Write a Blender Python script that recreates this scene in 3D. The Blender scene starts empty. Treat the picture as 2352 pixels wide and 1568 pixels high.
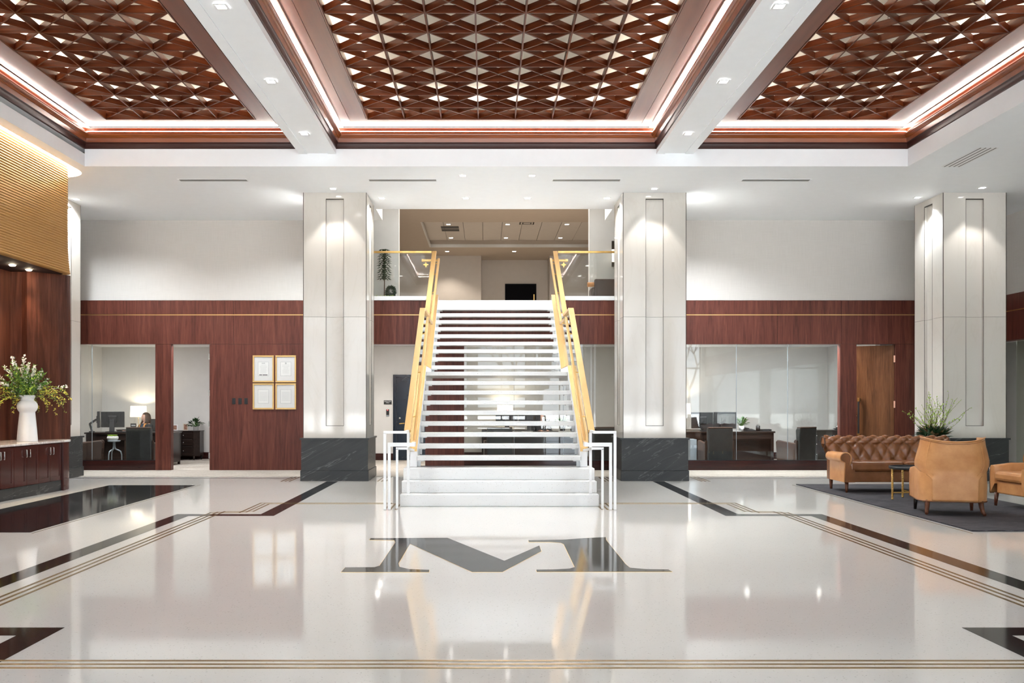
import bpy, bmesh, math, random
from mathutils import Vector, Matrix
random.seed(7)
PI = math.pi
SC = bpy.context.scene
COL = SC.collection

# ---------------------------------------------------------------- camera, world, exposure
FPX, VX, HY, CH = 2190.0, 1116.0, 924.0, 1.4        # focal length in pixels, vanishing point, eye height
cam = bpy.data.cameras.new('camera'); cam_o = bpy.data.objects.new('camera', cam); COL.objects.link(cam_o)
cam_o.location = (0, 0, CH); cam_o.rotation_euler = (PI/2, 0, 0)
cam.sensor_fit = 'HORIZONTAL'; cam.sensor_width = 36; cam.lens = 36*FPX/2352
cam.shift_x = (1176-VX)/2352; cam.shift_y = (HY-784)/2352; cam.clip_end = 300
SC.camera = cam_o
W = bpy.data.worlds.new('sky'); SC.world = W; W.use_nodes = True
bg = W.node_tree.nodes['Background']; bg.inputs[0].default_value = (0.80, 0.90, 1.0, 1); bg.inputs[1].default_value = 1.1
SC.view_settings.view_transform = 'Standard'; SC.view_settings.look = 'None'
SC.view_settings.gamma = 1.0; SC.view_settings.use_curve_mapping = False
SC.view_settings.exposure = 2.27

sun_l = bpy.data.lights.new('sun', 'SUN'); sun_l.energy = 17; sun_l.angle = .01; sun_l.color = (.92, .96, 1)
sun_o = bpy.data.objects.new('sun', sun_l); COL.objects.link(sun_o); sun_o.location = (30, 10, 40)
sun_o.rotation_euler = Vector((-.6, -.15, -.8)).to_track_quat('-Z', 'Y').to_euler()      # added to light the pavement outside for ceiling bounce, never enters the hall

SC.cycles.max_bounces = 6; SC.cycles.diffuse_bounces = 3; SC.cycles.glossy_bounces = 3; SC.cycles.transmission_bounces = 3; SC.cycles.transparent_max_bounces = 10

# main planes of the place (metres)
AX = 0.165          # axis of the hall
YW = 19.65          # back wall
YC = 17.04          # front of the columns
YF = 15.15          # edge of the coffered ceiling
ZS = 5.15           # lowered ceiling
YB = -6.0           # window wall behind the camera
XR, XL = 10.46, -8.98

def fl(px, py):      # floor point seen at a pixel
    y = FPX*CH/(py-HY); return ((px-VX)*y/FPX, y)

# ---------------------------------------------------------------- daylight portals, ceiling lamps and added lamps
def area(name, loc, rot, sx, sy, power, col=(1,1,1), portal=False):
    l = bpy.data.lights.new(name, 'AREA'); l.shape = 'RECTANGLE'; l.size = sx; l.size_y = sy; l.energy = power; l.color = col
    o = bpy.data.objects.new(name, l); COL.objects.link(o); o.location = loc; o.rotation_euler = rot
    if portal: l.cycles.is_portal = True
    return o
def spot(name, loc, power, deg=80, blend=.5, col=(1,.95,.88), size=.05, parent=None, rot=(0,0,0)):
    l = bpy.data.lights.new(name, 'SPOT'); l.energy = power; l.spot_size = math.radians(deg); l.spot_blend = blend
    l.color = col; l.shadow_soft_size = size
    o = bpy.data.objects.new(name, l); COL.objects.link(o); o.location = loc; o.rotation_euler = rot
    if parent: o.parent = parent
    return o
def point(name, loc, power, col=(1,.85,.65), size=.08, parent=None):
    l = bpy.data.lights.new(name, 'POINT'); l.energy = power; l.color = col; l.shadow_soft_size = size
    o = bpy.data.objects.new(name, l); COL.objects.link(o); o.location = loc
    if parent: o.parent = parent
    return o

# ---------------------------------------------------------------- materials
MATS = {}
class NT:
    def __init__(s, name):
        s.m = bpy.data.materials.new(name); s.m.use_nodes = True; s.t = s.m.node_tree
        s.b = s.t.nodes['Principled BSDF']; s.out = s.t.nodes['Material Output']
    def n(s, kind, **kw):
        nd = s.t.nodes.new(kind)
        for k, v in kw.items(): setattr(nd, k, v)
        return nd
    def l(s, a, b): s.t.links.new(a, b)
    def coord(s, world=False, scale=(1,1,1), rot=(0,0,0)):
        if world: src = s.n('ShaderNodeNewGeometry').outputs['Position']
        else: src = s.n('ShaderNodeTexCoord').outputs['Object']
        mp = s.n('ShaderNodeMapping'); mp.inputs['Scale'].default_value = scale; mp.inputs['Rotation'].default_value = rot
        s.l(src, mp.inputs['Vector']); return mp.outputs['Vector']
    def noise(s, vec, scale, detail=3, rough=.5, dist=0):
        nd = s.n('ShaderNodeTexNoise'); nd.inputs['Scale'].default_value = scale; nd.inputs['Detail'].default_value = detail
        nd.inputs['Roughness'].default_value = rough; nd.inputs['Distortion'].default_value = dist
        s.l(vec, nd.inputs['Vector']); return nd.outputs['Fac']
    def voro(s, vec, scale, feature='F1'):
        nd = s.n('ShaderNodeTexVoronoi', feature=feature); nd.inputs['Scale'].default_value = scale; s.l(vec, nd.inputs['Vector']); return nd
    def ramp(s, fac, stops):
        r = s.n('ShaderNodeValToRGB'); e = r.color_ramp.elements
        while len(e) < len(stops): e.new(.5)
        for i, (p, c) in enumerate(stops):
            e[i].position = p; e[i].color = (c[0], c[1], c[2], 1) if len(c) == 3 else c
        s.l(fac, r.inputs[0]); return r.outputs[0]
    def mix(s, fac, a, b, blend='MIX'):
        m = s.n('ShaderNodeMix', data_type='RGBA', blend_type=blend)
        for sock, v in ((m.inputs[0], fac), (m.inputs[6], a), (m.inputs[7], b)):
            if hasattr(v, 'is_output'): s.l(v, sock)
            elif isinstance(v, (int, float)): sock.default_value = v
            else: sock.default_value = (v[0], v[1], v[2], 1)
        return m.outputs[2]
    def bump(s, h, strength=.2, dist=.01):
        b = s.n('ShaderNodeBump'); b.inputs['Strength'].default_value = strength; b.inputs['Distance'].default_value = dist
        s.l(h, b.inputs['Height']); s.l(b.outputs[0], s.b.inputs['Normal'])
    def set(s, col=None, rough=None, metal=None, coat=None, coatr=None, spec=None):
        B = s.b.inputs
        if col is not None:
            if hasattr(col, 'is_output'): s.l(col, B['Base Color'])
            else: B['Base Color'].default_value = (col[0], col[1], col[2], 1)
        if rough is not None:
            if hasattr(rough, 'is_output'): s.l(rough, B['Roughness'])
            else: B['Roughness'].default_value = rough
        if metal is not None: B['Metallic'].default_value = metal
        if coat is not None: B['Coat Weight'].default_value = coat
        if coatr is not None: B['Coat Roughness'].default_value = coatr
        if spec is not None: B['Specular IOR Level'].default_value = spec
        return s
    def done(s, key): MATS[key] = s.m; return s.m

def srgb(r, g, b):
    f = lambda c: (c/255)/12.92 if c/255 <= .04045 else (((c/255)+.055)/1.055)**2.4
    return (f(r), f(g), f(b))

def plain(key, col, rough=.5, metal=0, var=.06, scale=6, bump=0, spec=None, coat=None):
    t = NT(key); v = t.coord(); nz = t.noise(v, scale, 4)
    lo = tuple(c*(1-var) for c in col); hi = tuple(min(1, c*(1+var)) for c in col)
    t.set(t.ramp(nz, [(.3, lo), (.7, hi)]), rough, metal, spec=spec, coat=coat)
    if bump: t.bump(t.noise(v, scale*12, 3), bump, .003)
    return t.done(key)

def emit(key, col, strength):
    t = NT(key); t.set((.02,.02,.02), .5)
    t.b.inputs['Emission Color'].default_value = (col[0], col[1], col[2], 1); t.b.inputs['Emission Strength'].default_value = strength
    v = t.coord(); nz = t.noise(v, 3, 1)
    return t.done(key)

def wood(key, c0, c1, c2, axis='z', scale=1.0, rough=.35, coat=0, coatr=.1, world=False, cath=True):
    t = NT(key)
    s = {'z': (9, 9, .55), 'x': (.55, 9, 9), 'y': (9, .55, 9)}[axis]
    v = t.coord(world, tuple(k*scale for k in s))
    info = t.n('ShaderNodeObjectInfo')
    add = t.n('ShaderNodeVectorMath', operation='ADD'); t.l(v, add.inputs[0])
    sc = t.n('ShaderNodeVectorMath', operation='SCALE'); sc.inputs[0].default_value = (31, 17, 23); t.l(info.outputs['Random'], sc.inputs['Scale'])
    if not world: t.l(sc.outputs[0], add.inputs[1])
    v = add.outputs[0]
    g1 = t.noise(v, 1.0, 6, .62, 1.2); g2 = t.noise(v, 5.5, 3, .6, .3)
    col = t.ramp(g1, [(.28, c0), (.5, c1), (.74, c2)])
    col = t.mix(.22, col, t.ramp(g2, [(.35, tuple(c*.45 for c in c0)), (.65, c2)]))
    t.set(col, rough, 0, coat, coatr, spec=.22)
    return t.done(key)

# terrazzo floor
def terrazzo(key, base, spec, rough=.06):
    t = NT(key); v = t.coord(True)
    va = t.voro(v, 150); vb = t.voro(v, 290)
    big = t.noise(v, .5, 2)
    c = t.ramp(big, [(.3, tuple(k*.96 for k in base)), (.7, base)])
    chips = t.ramp(va.outputs['Color'], [(.0, (.45,.43,.41)), (.09, (.72,.69,.65)), (.12, (1,1,1)), (.9, (1,1,1)), (1, (1.0,.98,.95))])
    c = t.mix(.75, c, chips, 'MULTIPLY')
    chips2 = t.ramp(vb.outputs['Color'], [(.0, (.55,.52,.5)), (.06, (1,1,1)), (1, (1,1,1))])
    c = t.mix(.6, c, chips2, 'MULTIPLY')
    t.set(c, rough, 0, spec=spec)
    return t.done(key)
terrazzo('terrazzo', (.68, .65, .615), .5)
terrazzo('stair_terrazzo', (.76, .755, .745), .4, .25)
t = NT('granite'); v = t.coord(True); vo = t.voro(v, 55)
t.set(t.ramp(vo.outputs['Distance'], [(0, (.4,.4,.38)), (.03, (.016,.016,.017)), (1, (.010,.010,.011))]), .08, spec=.22); t.done('granite')
t = NT('brass'); v = t.coord(); nz = t.noise(v, 14, 3)
t.set(t.ramp(nz, [(.3, (.72,.45,.13)), (.7, (.85,.58,.22))]), .3, 1); t.done('brass')
t = NT('satin_gold'); v = t.coord(); nz = t.noise(v, 3, 2)
t.set(t.ramp(nz, [(.3, (.60,.385,.15)), (.7, (.66,.43,.18))]), .36, .9); t.done('satin_gold')
plain('line_metal', (.22,.13,.03), .25, .7, .2, 20)
plain('white_paint', (.84,.84,.84), .55, var=.01)
plain('ceiling_paint', (.885,.905,.925), .6, var=.01)
plain('office_paint', (.66,.65,.625), .7, var=.02)
plain('warm_paint', (.60,.555,.51), .7, var=.02)
plain('tan_ceiling', (.50,.425,.35), .7, var=.02)
plain('deck_cream', (.78,.72,.62), .8, var=.03, scale=1)
t = NT('wall_fabric'); v = t.coord(True, (3,3,160)); nz = t.noise(v, 1, 4, .6); v2 = t.coord(True, (120,120,3)); n2 = t.noise(v2, 1, 3)
c = t.ramp(nz, [(.3, (.56,.525,.49)), (.7, (.62,.585,.55))]); c = t.mix(.3, c, t.ramp(n2, [(.3, (.52,.485,.45)), (.7, (.66,.62,.585))]))
t.set(c, .8); t.done('wall_fabric')
wood('walnut', (.058,.015,.0100), (.110,.030,.0205), (.185,.058,.039), 'z', 1.0, .42, .06, .15, True)
wood('walnut_door', (.055,.018,.006), (.11,.040,.013), (.16,.065,.024), 'z', 1.4, .4)
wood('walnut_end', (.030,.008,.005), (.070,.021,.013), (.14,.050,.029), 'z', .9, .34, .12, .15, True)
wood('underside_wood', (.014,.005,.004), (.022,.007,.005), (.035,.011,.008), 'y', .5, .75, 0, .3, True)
wood('mahogany_sill', (.020,.005,.005), (.035,.009,.008), (.06,.016,.012), 'x', 1, .2, .4, .08, True)
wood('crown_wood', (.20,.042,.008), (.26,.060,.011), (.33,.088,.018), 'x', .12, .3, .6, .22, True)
wood('crown_shaded', (.030,.007,.004), (.042,.010,.006), (.058,.015,.009), 'x', .12, .4, .15, .3, True)  # shade on the lower cove is put into this darker wood colour
wood('frieze_wood', (.13,.028,.009), (.17,.040,.013), (.22,.060,.02), 'y', .16, .3, 1.0, .26, True)
wood('lattice_wood', (.055,.0095,.0025), (.10,.020,.005), (.16,.036,.009), 'x', 1.2, .4, .1, .2)
wood('cabinet_wood', (.028,.008,.007), (.052,.014,.011), (.085,.024,.017), 'z', 1.4, .22, .5, .1)
wood('espresso', (.010,.006,.005), (.018,.010,.008), (.030,.018,.013), 'x', 1.5, .3, .2, .2)
wood('leg_wood', (.05,.014,.007), (.10,.03,.014), (.15,.05,.022), 'z', 3, .3, .3, .1)
# polished marble on the columns
t = NT('marble'); v = t.coord(True, (1,1,.35)); nz = t.noise(v, 1.3, 6, .6, 1.6); n2 = t.noise(v, .6, 3)
vein = t.ramp(nz, [(.47, (1,1,1)), (.495, (.93,.92,.90)), (.52, (1,1,1))])
c = t.ramp(n2, [(.3, (.60,.555,.495)), (.7, (.645,.61,.56))])
t.set(t.mix(.4, c, vein, 'MULTIPLY'), .05, spec=.5); t.done('marble')
t = NT('counter_marble'); v = t.coord(True); nz = t.noise(v, 2.3, 6, .65, 1.4)
t.set(t.ramp(nz, [(.4, (.78,.73,.69)), (.5, (.55,.47,.43)), (.56, (.8,.76,.72))]), .1, spec=.6); t.done('counter_marble')
t = NT('slate'); v = t.coord(True, (1,1,1), (0, .6, 0)); v2 = t.coord(True, (1,1,1), (0, .5, 0)); m2 = t.n('ShaderNodeMapping'); m2.inputs['Scale'].default_value = (.45,.45,3.4); t.l(v2, m2.inputs['Vector']); v2 = m2.outputs['Vector']
nz = t.noise(v2, .9, 5, .55, .4); nb = t.noise(v2, 3, 5, .65)
c = t.ramp(nb, [(.3, (.026,.027,.027)), (.7, (.042,.043,.042))])
vein = t.ramp(nz, [(.495, (0,0,0)), (.5, (.34,.34,.33)), (.505, (0,0,0))])
t.set(t.mix(.26, c, vein, 'ADD'), .34, spec=.25); t.done('slate')
# leather, fabrics
def leather(key, c0, c1, rough=.38, scale=5):
    t = NT(key); v = t.coord(); a = t.noise(v, scale, 4, .6); f = t.voro(v, 240)
    t.set(t.ramp(a, [(.28, c0), (.72, c1)]), rough, spec=.5); t.bump(f.outputs['Distance'], .12, .002); return t.done(key)
leather('tan_leather', (.46,.185,.055), (.62,.30,.115))
leather('sofa_leather', (.16,.058,.020), (.25,.095,.035), .24)
leather('brown_leather', (.028,.012,.006), (.055,.025,.013), .4)
leather('black_leather', (.016,.016,.016), (.032,.032,.03), .4)
t = NT('carpet'); v = t.coord(True); a = t.noise(v, 26, 4, .7); b = t.noise(v, 3, 3)
c = t.mix(.5, t.ramp(a, [(.35, (.27,.23,.185)), (.62, (.52,.475,.42))]), t.ramp(b, [(.3, (.36,.32,.27)), (.7, (.50,.46,.41))]))
t.set(c, .95); t.bump(a, .3, .006); t.done('carpet')
t = NT('rug'); v = t.coord(True, (1,1,1)); v2 = t.coord(True, (5,34,9)); a = t.noise(v2, 1, 5, .8); b = t.noise(v, 2.4, 4)
c = t.ramp(a, [(.42, (.012,.010,.014)), (.56, (.040,.035,.044)), (.68, (.17,.165,.17))])
t.set(t.mix(.35, c, t.ramp(b, [(.35, (.012,.010,.014)), (.7, (.07,.065,.075))])), .9); t.bump(a, .4, .006); t.done('rug')
t = NT('gold_ribs'); v = t.coord(True); a = t.noise(v, 120, 3, .7)
t.set(t.ramp(a, [(.3, (.42,.22,.055)), (.6, (.58,.33,.10)), (.8, (.74,.48,.18))]), .42, .5); t.done('gold_ribs')
plain('black_plastic', (.010,.010,.011), .5)
plain('screen_black', (.008,.009,.011), .3)
plain('dark_metal', (.03,.03,.032), .35, .6)
plain('steel', (.62,.62,.6), .25, 1)
plain('hinge_copper', (.75,.42,.30), .3, .8)
plain('bronze_trim', (.050,.040,.030), .4, .6)
plain('door_blue', (.006,.014,.026), .25, var=.15)
plain('door_black', (.002,.002,.004), .7, spec=.1)
plain('white_ceramic', (.86,.86,.86), .35, var=.02)
plain('paper', (.78,.77,.75), .7, var=.015)
plain('mat_board', (.70,.69,.68), .7, var=.015)
plain('ink_grey', (.42,.42,.42), .8)
plain('ink_black', (.012,.012,.012), .6)
plain('sign_white', (.85,.85,.85), .6, var=.01)
plain('grey_slot', (.33,.33,.32), .5)
plain('dark_slot', (.035,.033,.030), .6)
plain('skin', (.62,.36,.27), .5, var=.05)
plain('hair', (.055,.025,.012), .5, var=.4, scale=20)
plain('hair_tips', (.55,.24,.05), .5, var=.3, scale=20)
plain('black_cloth', (.012,.013,.016), .8)
plain('blue_cloth', (.03,.06,.10), .8)
plain('leaf_dark', (.020,.055,.018), .4, var=.4, scale=15)
plain('leaf_mid', (.07,.19,.035), .45, var=.4, scale=15)
plain('leaf_lime', (.36,.52,.07), .45, var=.3, scale=15)
plain('leaf_rust', (.16,.10,.04), .45, var=.4, scale=15)
plain('petal_white', (.85,.82,.82), .6, var=.05)
plain('petal_yellow', (.70,.62,.10), .55, var=.2, scale=20)
plain('twig', (.10,.055,.03), .7, var=.3, scale=30)
plain('bowl_stone', (.60,.57,.53), .7, var=.12, scale=20)
plain('pale_grey_metal', (.30,.34,.37), .35, .3)
plain('tree_bark', (.05,.04,.035), .9, var=.3)
plain('pale_pavement', (.62,.61,.59), .9, var=.1)  # outside pavement, made pale to bounce light up to the ceiling
plain('red_plastic', (.5,.02,.03), .4)
plain('lip', (.42,.16,.13), .5)
plain('photo_print', (.35,.18,.12), .4, var=.8, scale=40)
plain('oatmeal', (.62,.55,.46), .7, var=.05)
emit('lamp_shade', (1,.88,.70), .5)
emit('led_warm', (1,.92,.82), 6)
emit('led_cove', (1,.95,.88), 17)
emit('added_deck_led', (1,.93,.82), 12)
emit('lens', (1,.97,.92), 5)
emit('lens_warm', (1,.85,.6), 40)
emit('led_red', (1,.05,.05), 2)
# thin architectural glass: clear pane with mirror reflections by angle
def glass(key, tint, ior=1.5, extra=0.0):
    t = NT(key); tr = t.n('ShaderNodeBsdfTransparent'); tr.inputs[0].default_value = (*tint, 1)
    gl = t.n('ShaderNodeBsdfGlossy'); gl.inputs['Roughness'].default_value = .005
    fr = t.n('ShaderNodeFresnel'); geo = t.n('ShaderNodeNewGeometry'); mr = t.n('ShaderNodeMapRange')
    mr.inputs['To Min'].default_value = ior; mr.inputs['To Max'].default_value = 1/ior      # same reflectance from both sides of a pane
    t.l(geo.outputs['Backfacing'], mr.inputs['Value']); t.l(mr.outputs[0], fr.inputs[0])
    m = t.n('ShaderNodeMixShader')
    add = t.n('ShaderNodeMath', operation='ADD', use_clamp=True); add.inputs[1].default_value = extra
    t.l(fr.outputs[0], add.inputs[0]); t.l(add.outputs[0], m.inputs[0]); t.l(tr.outputs[0], m.inputs[1]); t.l(gl.outputs[0], m.inputs[2])
    t.l(m.outputs[0], t.out.inputs['Surface']); return t.done(key)
glass('glass', (.97,.985,.98), 1.5, .0)
glass('glass_green', (.90,.95,.90), 1.5, .03)
glass('clear_glass', (.99,.99,.99), 1.45)

# ---------------------------------------------------------------- mesh helpers
class MB:
    def __init__(s): s.v = []; s.f = []; s.sm = []
    def add(s, vs, fs, smooth=False):
        o = len(s.v); s.v += [tuple(p) for p in vs]; s.f += [tuple(i+o for i in f) for f in fs]; s.sm += [smooth]*len(fs); return s
    def box(s, x0, x1, y0, y1, z0, z1):
        v = [(x,y,z) for z in (z0,z1) for y in (y0,y1) for x in (x0,x1)]
        return s.add(v, [(0,2,3,1),(4,5,7,6),(0,1,5,4),(2,6,7,3),(0,4,6,2),(1,3,7,5)])
    def cbox(s, c, d): return s.box(c[0]-d[0]/2, c[0]+d[0]/2, c[1]-d[1]/2, c[1]+d[1]/2, c[2]-d[2]/2, c[2]+d[2]/2)
    def bar(s, a, b, w, h, up=(0,0,1)):       # rectangular bar between two points
        a, b = Vector(a), Vector(b); d = (b-a).normalized(); side = d.cross(Vector(up))
        if side.length < 1e-4: side = d.cross(Vector((0,1,0)))
        side.normalize(); u = side.cross(d).normalized()
        v = []
        for p in (a, b):
            for sx, sz in ((-1,-1),(1,-1),(1,1),(-1,1)): v.append(p+side*(sx*w/2)+u*(sz*h/2))
        return s.add(v, [(0,1,2,3),(7,6,5,4),(0,4,5,1),(1,5,6,2),(2,6,7,3),(3,7,4,0)])
    def prism(s, pts, z0, z1, axis='z', smooth=False):
        def P(a, b, c): return {'z': (a,b,c), 'y': (a,c,b), 'x': (c,a,b)}[axis]
        n = len(pts); v = [P(p[0],p[1],z0) for p in pts]+[P(p[0],p[1],z1) for p in pts]
        s.add(v, [tuple(range(n))[::-1], tuple(range(n,2*n))])
        o = len(s.v)-2*n
        for i in range(n):
            j = (i+1) % n; s.f.append((o+i,o+j,o+n+j,o+n+i)); s.sm.append(smooth)
        return s
    def tube(s, pts, r, n=8, r1=None, cap=True):
        pts = [Vector(p) for p in pts]; m = len(pts); r1 = r if r1 is None else r1
        v = []; prev = None
        for i, p in enumerate(pts):
            d = (pts[min(i+1,m-1)]-pts[max(i-1,0)])
            if d.length < 1e-7: d = Vector((0,0,1))
            d.normalize()
            if prev is None:
                a = Vector((0,0,1)) if abs(d.z) < .9 else Vector((1,0,0)); sd = d.cross(a).normalized()
            else: sd = (prev-d*prev.dot(d)); sd = sd.normalized() if sd.length > 1e-6 else d.orthogonal().normalized()
            prev = sd; u = d.cross(sd); rr = r+(r1-r)*i/max(1,m-1)
            for k in range(n):
                an = 2*PI*k/n; v.append(p+sd*math.cos(an)*rr+u*math.sin(an)*rr)
        f = [(i*n+k, i*n+(k+1)%n, (i+1)*n+(k+1)%n, (i+1)*n+k) for i in range(m-1) for k in range(n)]
        o = len(s.v); s.add(v, f, True)
        if cap: s.f += [tuple(o+k for k in range(n))[::-1], tuple(o+(m-1)*n+k for k in range(n))]; s.sm += [False, False]
        return s
    def lathe(s, prof, c=(0,0,0), n=24, smooth=True):
        v = []; m = len(prof)
        for r, z in prof:
            for k in range(n): a = 2*PI*k/n; v.append((c[0]+r*math.cos(a), c[1]+r*math.sin(a), c[2]+z))
        f = [(i*n+k, i*n+(k+1)%n, (i+1)*n+(k+1)%n, (i+1)*n+k) for i in range(m-1) for k in range(n)]
        o = len(s.v); s.add(v, f, smooth)
        if prof[0][0] > 1e-4: s.f.append(tuple(o+k for k in range(n))[::-1]); s.sm.append(False)
        if prof[-1][0] > 1e-4: s.f.append(tuple(o+(m-1)*n+k for k in range(n))); s.sm.append(False)
        return s
    def grid(s, fn, nu, nv, smooth=True, wrapu=False):
        v = [fn(i/(nu-(0 if wrapu else 1)), j/(nv-1)) for j in range(nv) for i in range(nu)]
        f = []
        for j in range(nv-1):
            for i in range(nu if wrapu else nu-1):
                k = (i+1) % nu; f.append((j*nu+i, j*nu+k, (j+1)*nu+k, (j+1)*nu+i))
        return s.add(v, f, smooth)
    def ball(s, c, r, n=12, m=8, sc=(1,1,1)):
        return s.grid(lambda u, w: (c[0]+r*sc[0]*math.sin(PI*w)*math.cos(2*PI*u), c[1]+r*sc[1]*math.sin(PI*w)*math.sin(2*PI*u), c[2]-r*sc[2]*math.cos(PI*w)), n, m, True, True)
    def leaf(s, p, d, up, L, Wd, fold=.25):
        p, d, up = Vector(p), Vector(d).normalized(), Vector(up); sd = d.cross(up)
        sd = sd.normalized() if sd.length > 1e-5 else d.orthogonal().normalized(); nn = sd.cross(d)
        v = [p, p+d*L*.45+sd*Wd/2+nn*Wd*fold, p+d*L, p+d*L*.45-sd*Wd/2+nn*Wd*fold, p+d*L*.5]
        return s.add(v, [(0,1,4),(1,2,4),(2,3,4),(3,0,4)])
    def xform(s, M): s.v = [tuple(M @ Vector(p)) for p in s.v]; return s
    def build(s, name, mat, parent=None, world=False, bev=0, kind=None, sub=0):
        off = Vector((0,0,0))
        if parent is not None and world: 
            q = parent
            while q is not None: off += q.location; q = q.parent
        me = bpy.data.meshes.new(name); me.from_pydata([tuple(Vector(p)-off) for p in s.v], [], s.f); me.update()
        me.polygons.foreach_set('use_smooth', s.sm)
        b = bmesh.new(); b.from_mesh(me); bmesh.ops.recalc_face_normals(b, faces=b.faces); b.to_mesh(me); b.free()
        me.materials.append(MATS[mat])
        o = bpy.data.objects.new(name, me); COL.objects.link(o)
        if parent is not None: o.parent = parent
        if bev:
            md = o.modifiers.new('bevel', 'BEVEL'); md.width = bev; md.segments = 2; md.limit_method = 'ANGLE'; md.angle_limit = .6
        if sub:
            md = o.modifiers.new('sub', 'SUBSURF'); md.levels = sub; md.render_levels = sub
        if kind: o['kind'] = kind
        return o

def thing(name, label, cat, loc=(0,0,0), rz=0, group=None):
    o = bpy.data.objects.new(name, None); COL.objects.link(o); o.empty_display_size = .1
    o.location = loc; o.rotation_euler = (0,0,rz); o['label'] = label; o['category'] = cat
    if group: o['group'] = group
    return o
def tag(o, label, cat, group=None):
    o['label'] = label; o['category'] = cat
    if group: o['group'] = group
    return o
def struct(name, mb=None, mat=None, label=None, bev=0):
    if mb is None:
        o = bpy.data.objects.new(name, None); COL.objects.link(o); o.empty_display_size = .1
    else: o = mb.build(name, mat, bev=bev)
    o['kind'] = 'structure'
    if label: o['label'] = label
    return o
def dup(root, loc, rz=None, label=None, group=None):
    r = root.copy(); COL.objects.link(r); r.location = loc
    if rz is not None: r.rotation_euler = (0,0,rz)
    if label: r['label'] = label
    if group: r['group'] = group
    def rec(src, dst):
        for ch in list(src.children):
            c = ch.copy(); COL.objects.link(c); c.parent = dst; rec(ch, c)
    rec(root, r); return r
def text_mesh(name, body, size, mat, parent, loc, rot, space=1.0):
    cu = bpy.data.curves.new(name, 'FONT'); cu.body = body; cu.size = size; cu.align_x = 'CENTER'; cu.align_y = 'CENTER'; cu.extrude = .001; cu.space_line = space
    ob = bpy.data.objects.new(name+'_tmp', cu); COL.objects.link(ob)
    dg = bpy.context.evaluated_depsgraph_get(); me = bpy.data.meshes.new_from_object(ob.evaluated_get(dg))
    bpy.data.objects.remove(ob); me.materials.clear(); me.materials.append(MATS[mat])
    o = bpy.data.objects.new(name, me); COL.objects.link(o); o.parent = parent; o.location = loc; o.rotation_euler = rot
    return o

# ================================================================ SHELL
# floor with inlays
floor = struct('floor', MB().box(-12, 12.5, YB-.3, 24.2, -.12, 0), 'terrazzo', 'polished cream terrazzo floor')
ZI = .0015
def inlay(name, pts, mat, label=None, z=ZI):
    o = MB().prism(pts, -.004, z).build(name, mat, floor)
    if label: o['label'] = label
    return o
def rect(x0, x1, y0, y1): return [(x0,y0),(x1,y0),(x1,y1),(x0,y1)]
MIR = lambda x: 2*.17-x
def both(x0, x1): return [(x0, x1), (MIR(x1), MIR(x0))]
# dark band that jogs around the middle field
for a, b in both(-2.82, -2.62):
    inlay('inlay_band', rect(a, b, 11.77, 16.91), 'granite'); inlay('inlay_band', rect(a, b, -2, 5.93), 'granite')
for a, b in both(-3.87, -2.82):
    inlay('inlay_band', rect(a, b, 11.77, 11.95), 'granite'); inlay('inlay_band', rect(a, b, 5.73, 5.93), 'granite')
for a, b in both(-3.87, -3.67):
    inlay('inlay_band', rect(a, b, 5.93, 11.77), 'granite')
# thin triple metal lines
LW = .013
for k in (-.07, 0, .07):
    for a, b in both(-3.425+k-LW, -3.425+k+LW): inlay('metal_line', rect(a, b, 5.1, 12.19+k), 'line_metal', z=.002)
    for a, b in both(-3.06+k-LW, -3.06+k+LW): inlay('metal_line', rect(a, b, 12.17+k, 13.22-k), 'line_metal', z=.002)
    for a, b in both(-3.425+k, -3.06+k): inlay('metal_line', rect(a, b, 12.18+k-LW*.5, 12.18+k+LW*.5), 'line_metal', z=.002)
    for a, b in both(-3.06+k, -1.27+k): inlay('metal_line', rect(a, b, 13.22-k-LW*.7, 13.22-k+LW*.7), 'line_metal', z=.002)
    for a, b in both(-1.25+k-LW, -1.25+k+LW): inlay('metal_line', rect(a, b, 12.45, 13.22-k), 'line_metal', z=.002)
    for a, b in both(-3.56+k-LW, -3.56+k+LW): inlay('metal_line', rect(a, b, 16.9, 17.9), 'line_metal', z=.002)
    for a, b in both(-1.85+k-LW, -1.85+k+LW): inlay('metal_line', rect(a, b, 16.9, 17.9), 'line_metal', z=.002)
    inlay('metal_line', rect(-3.5+k, MIR(-3.5+k), 5.10+k-.011, 5.10+k+.011), 'line_metal', z=.0022)
for a, b in both(-7.7, -3.45): inlay('metal_line', rect(a, b, 17.60, 17.66), 'bronze_trim', z=.002)
# black granite slab before the counter
inlay('granite_slab', rect(-6.37, -4.91, 10.27, 16.14), 'granite')
inlay('metal_line', rect(-4.86, -4.85, 10.2, 16.2), 'line_metal', z=.002)
inlay('metal_line', rect(5.20, 5.21, 10.2, 16.2), 'line_metal', z=.002)
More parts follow.
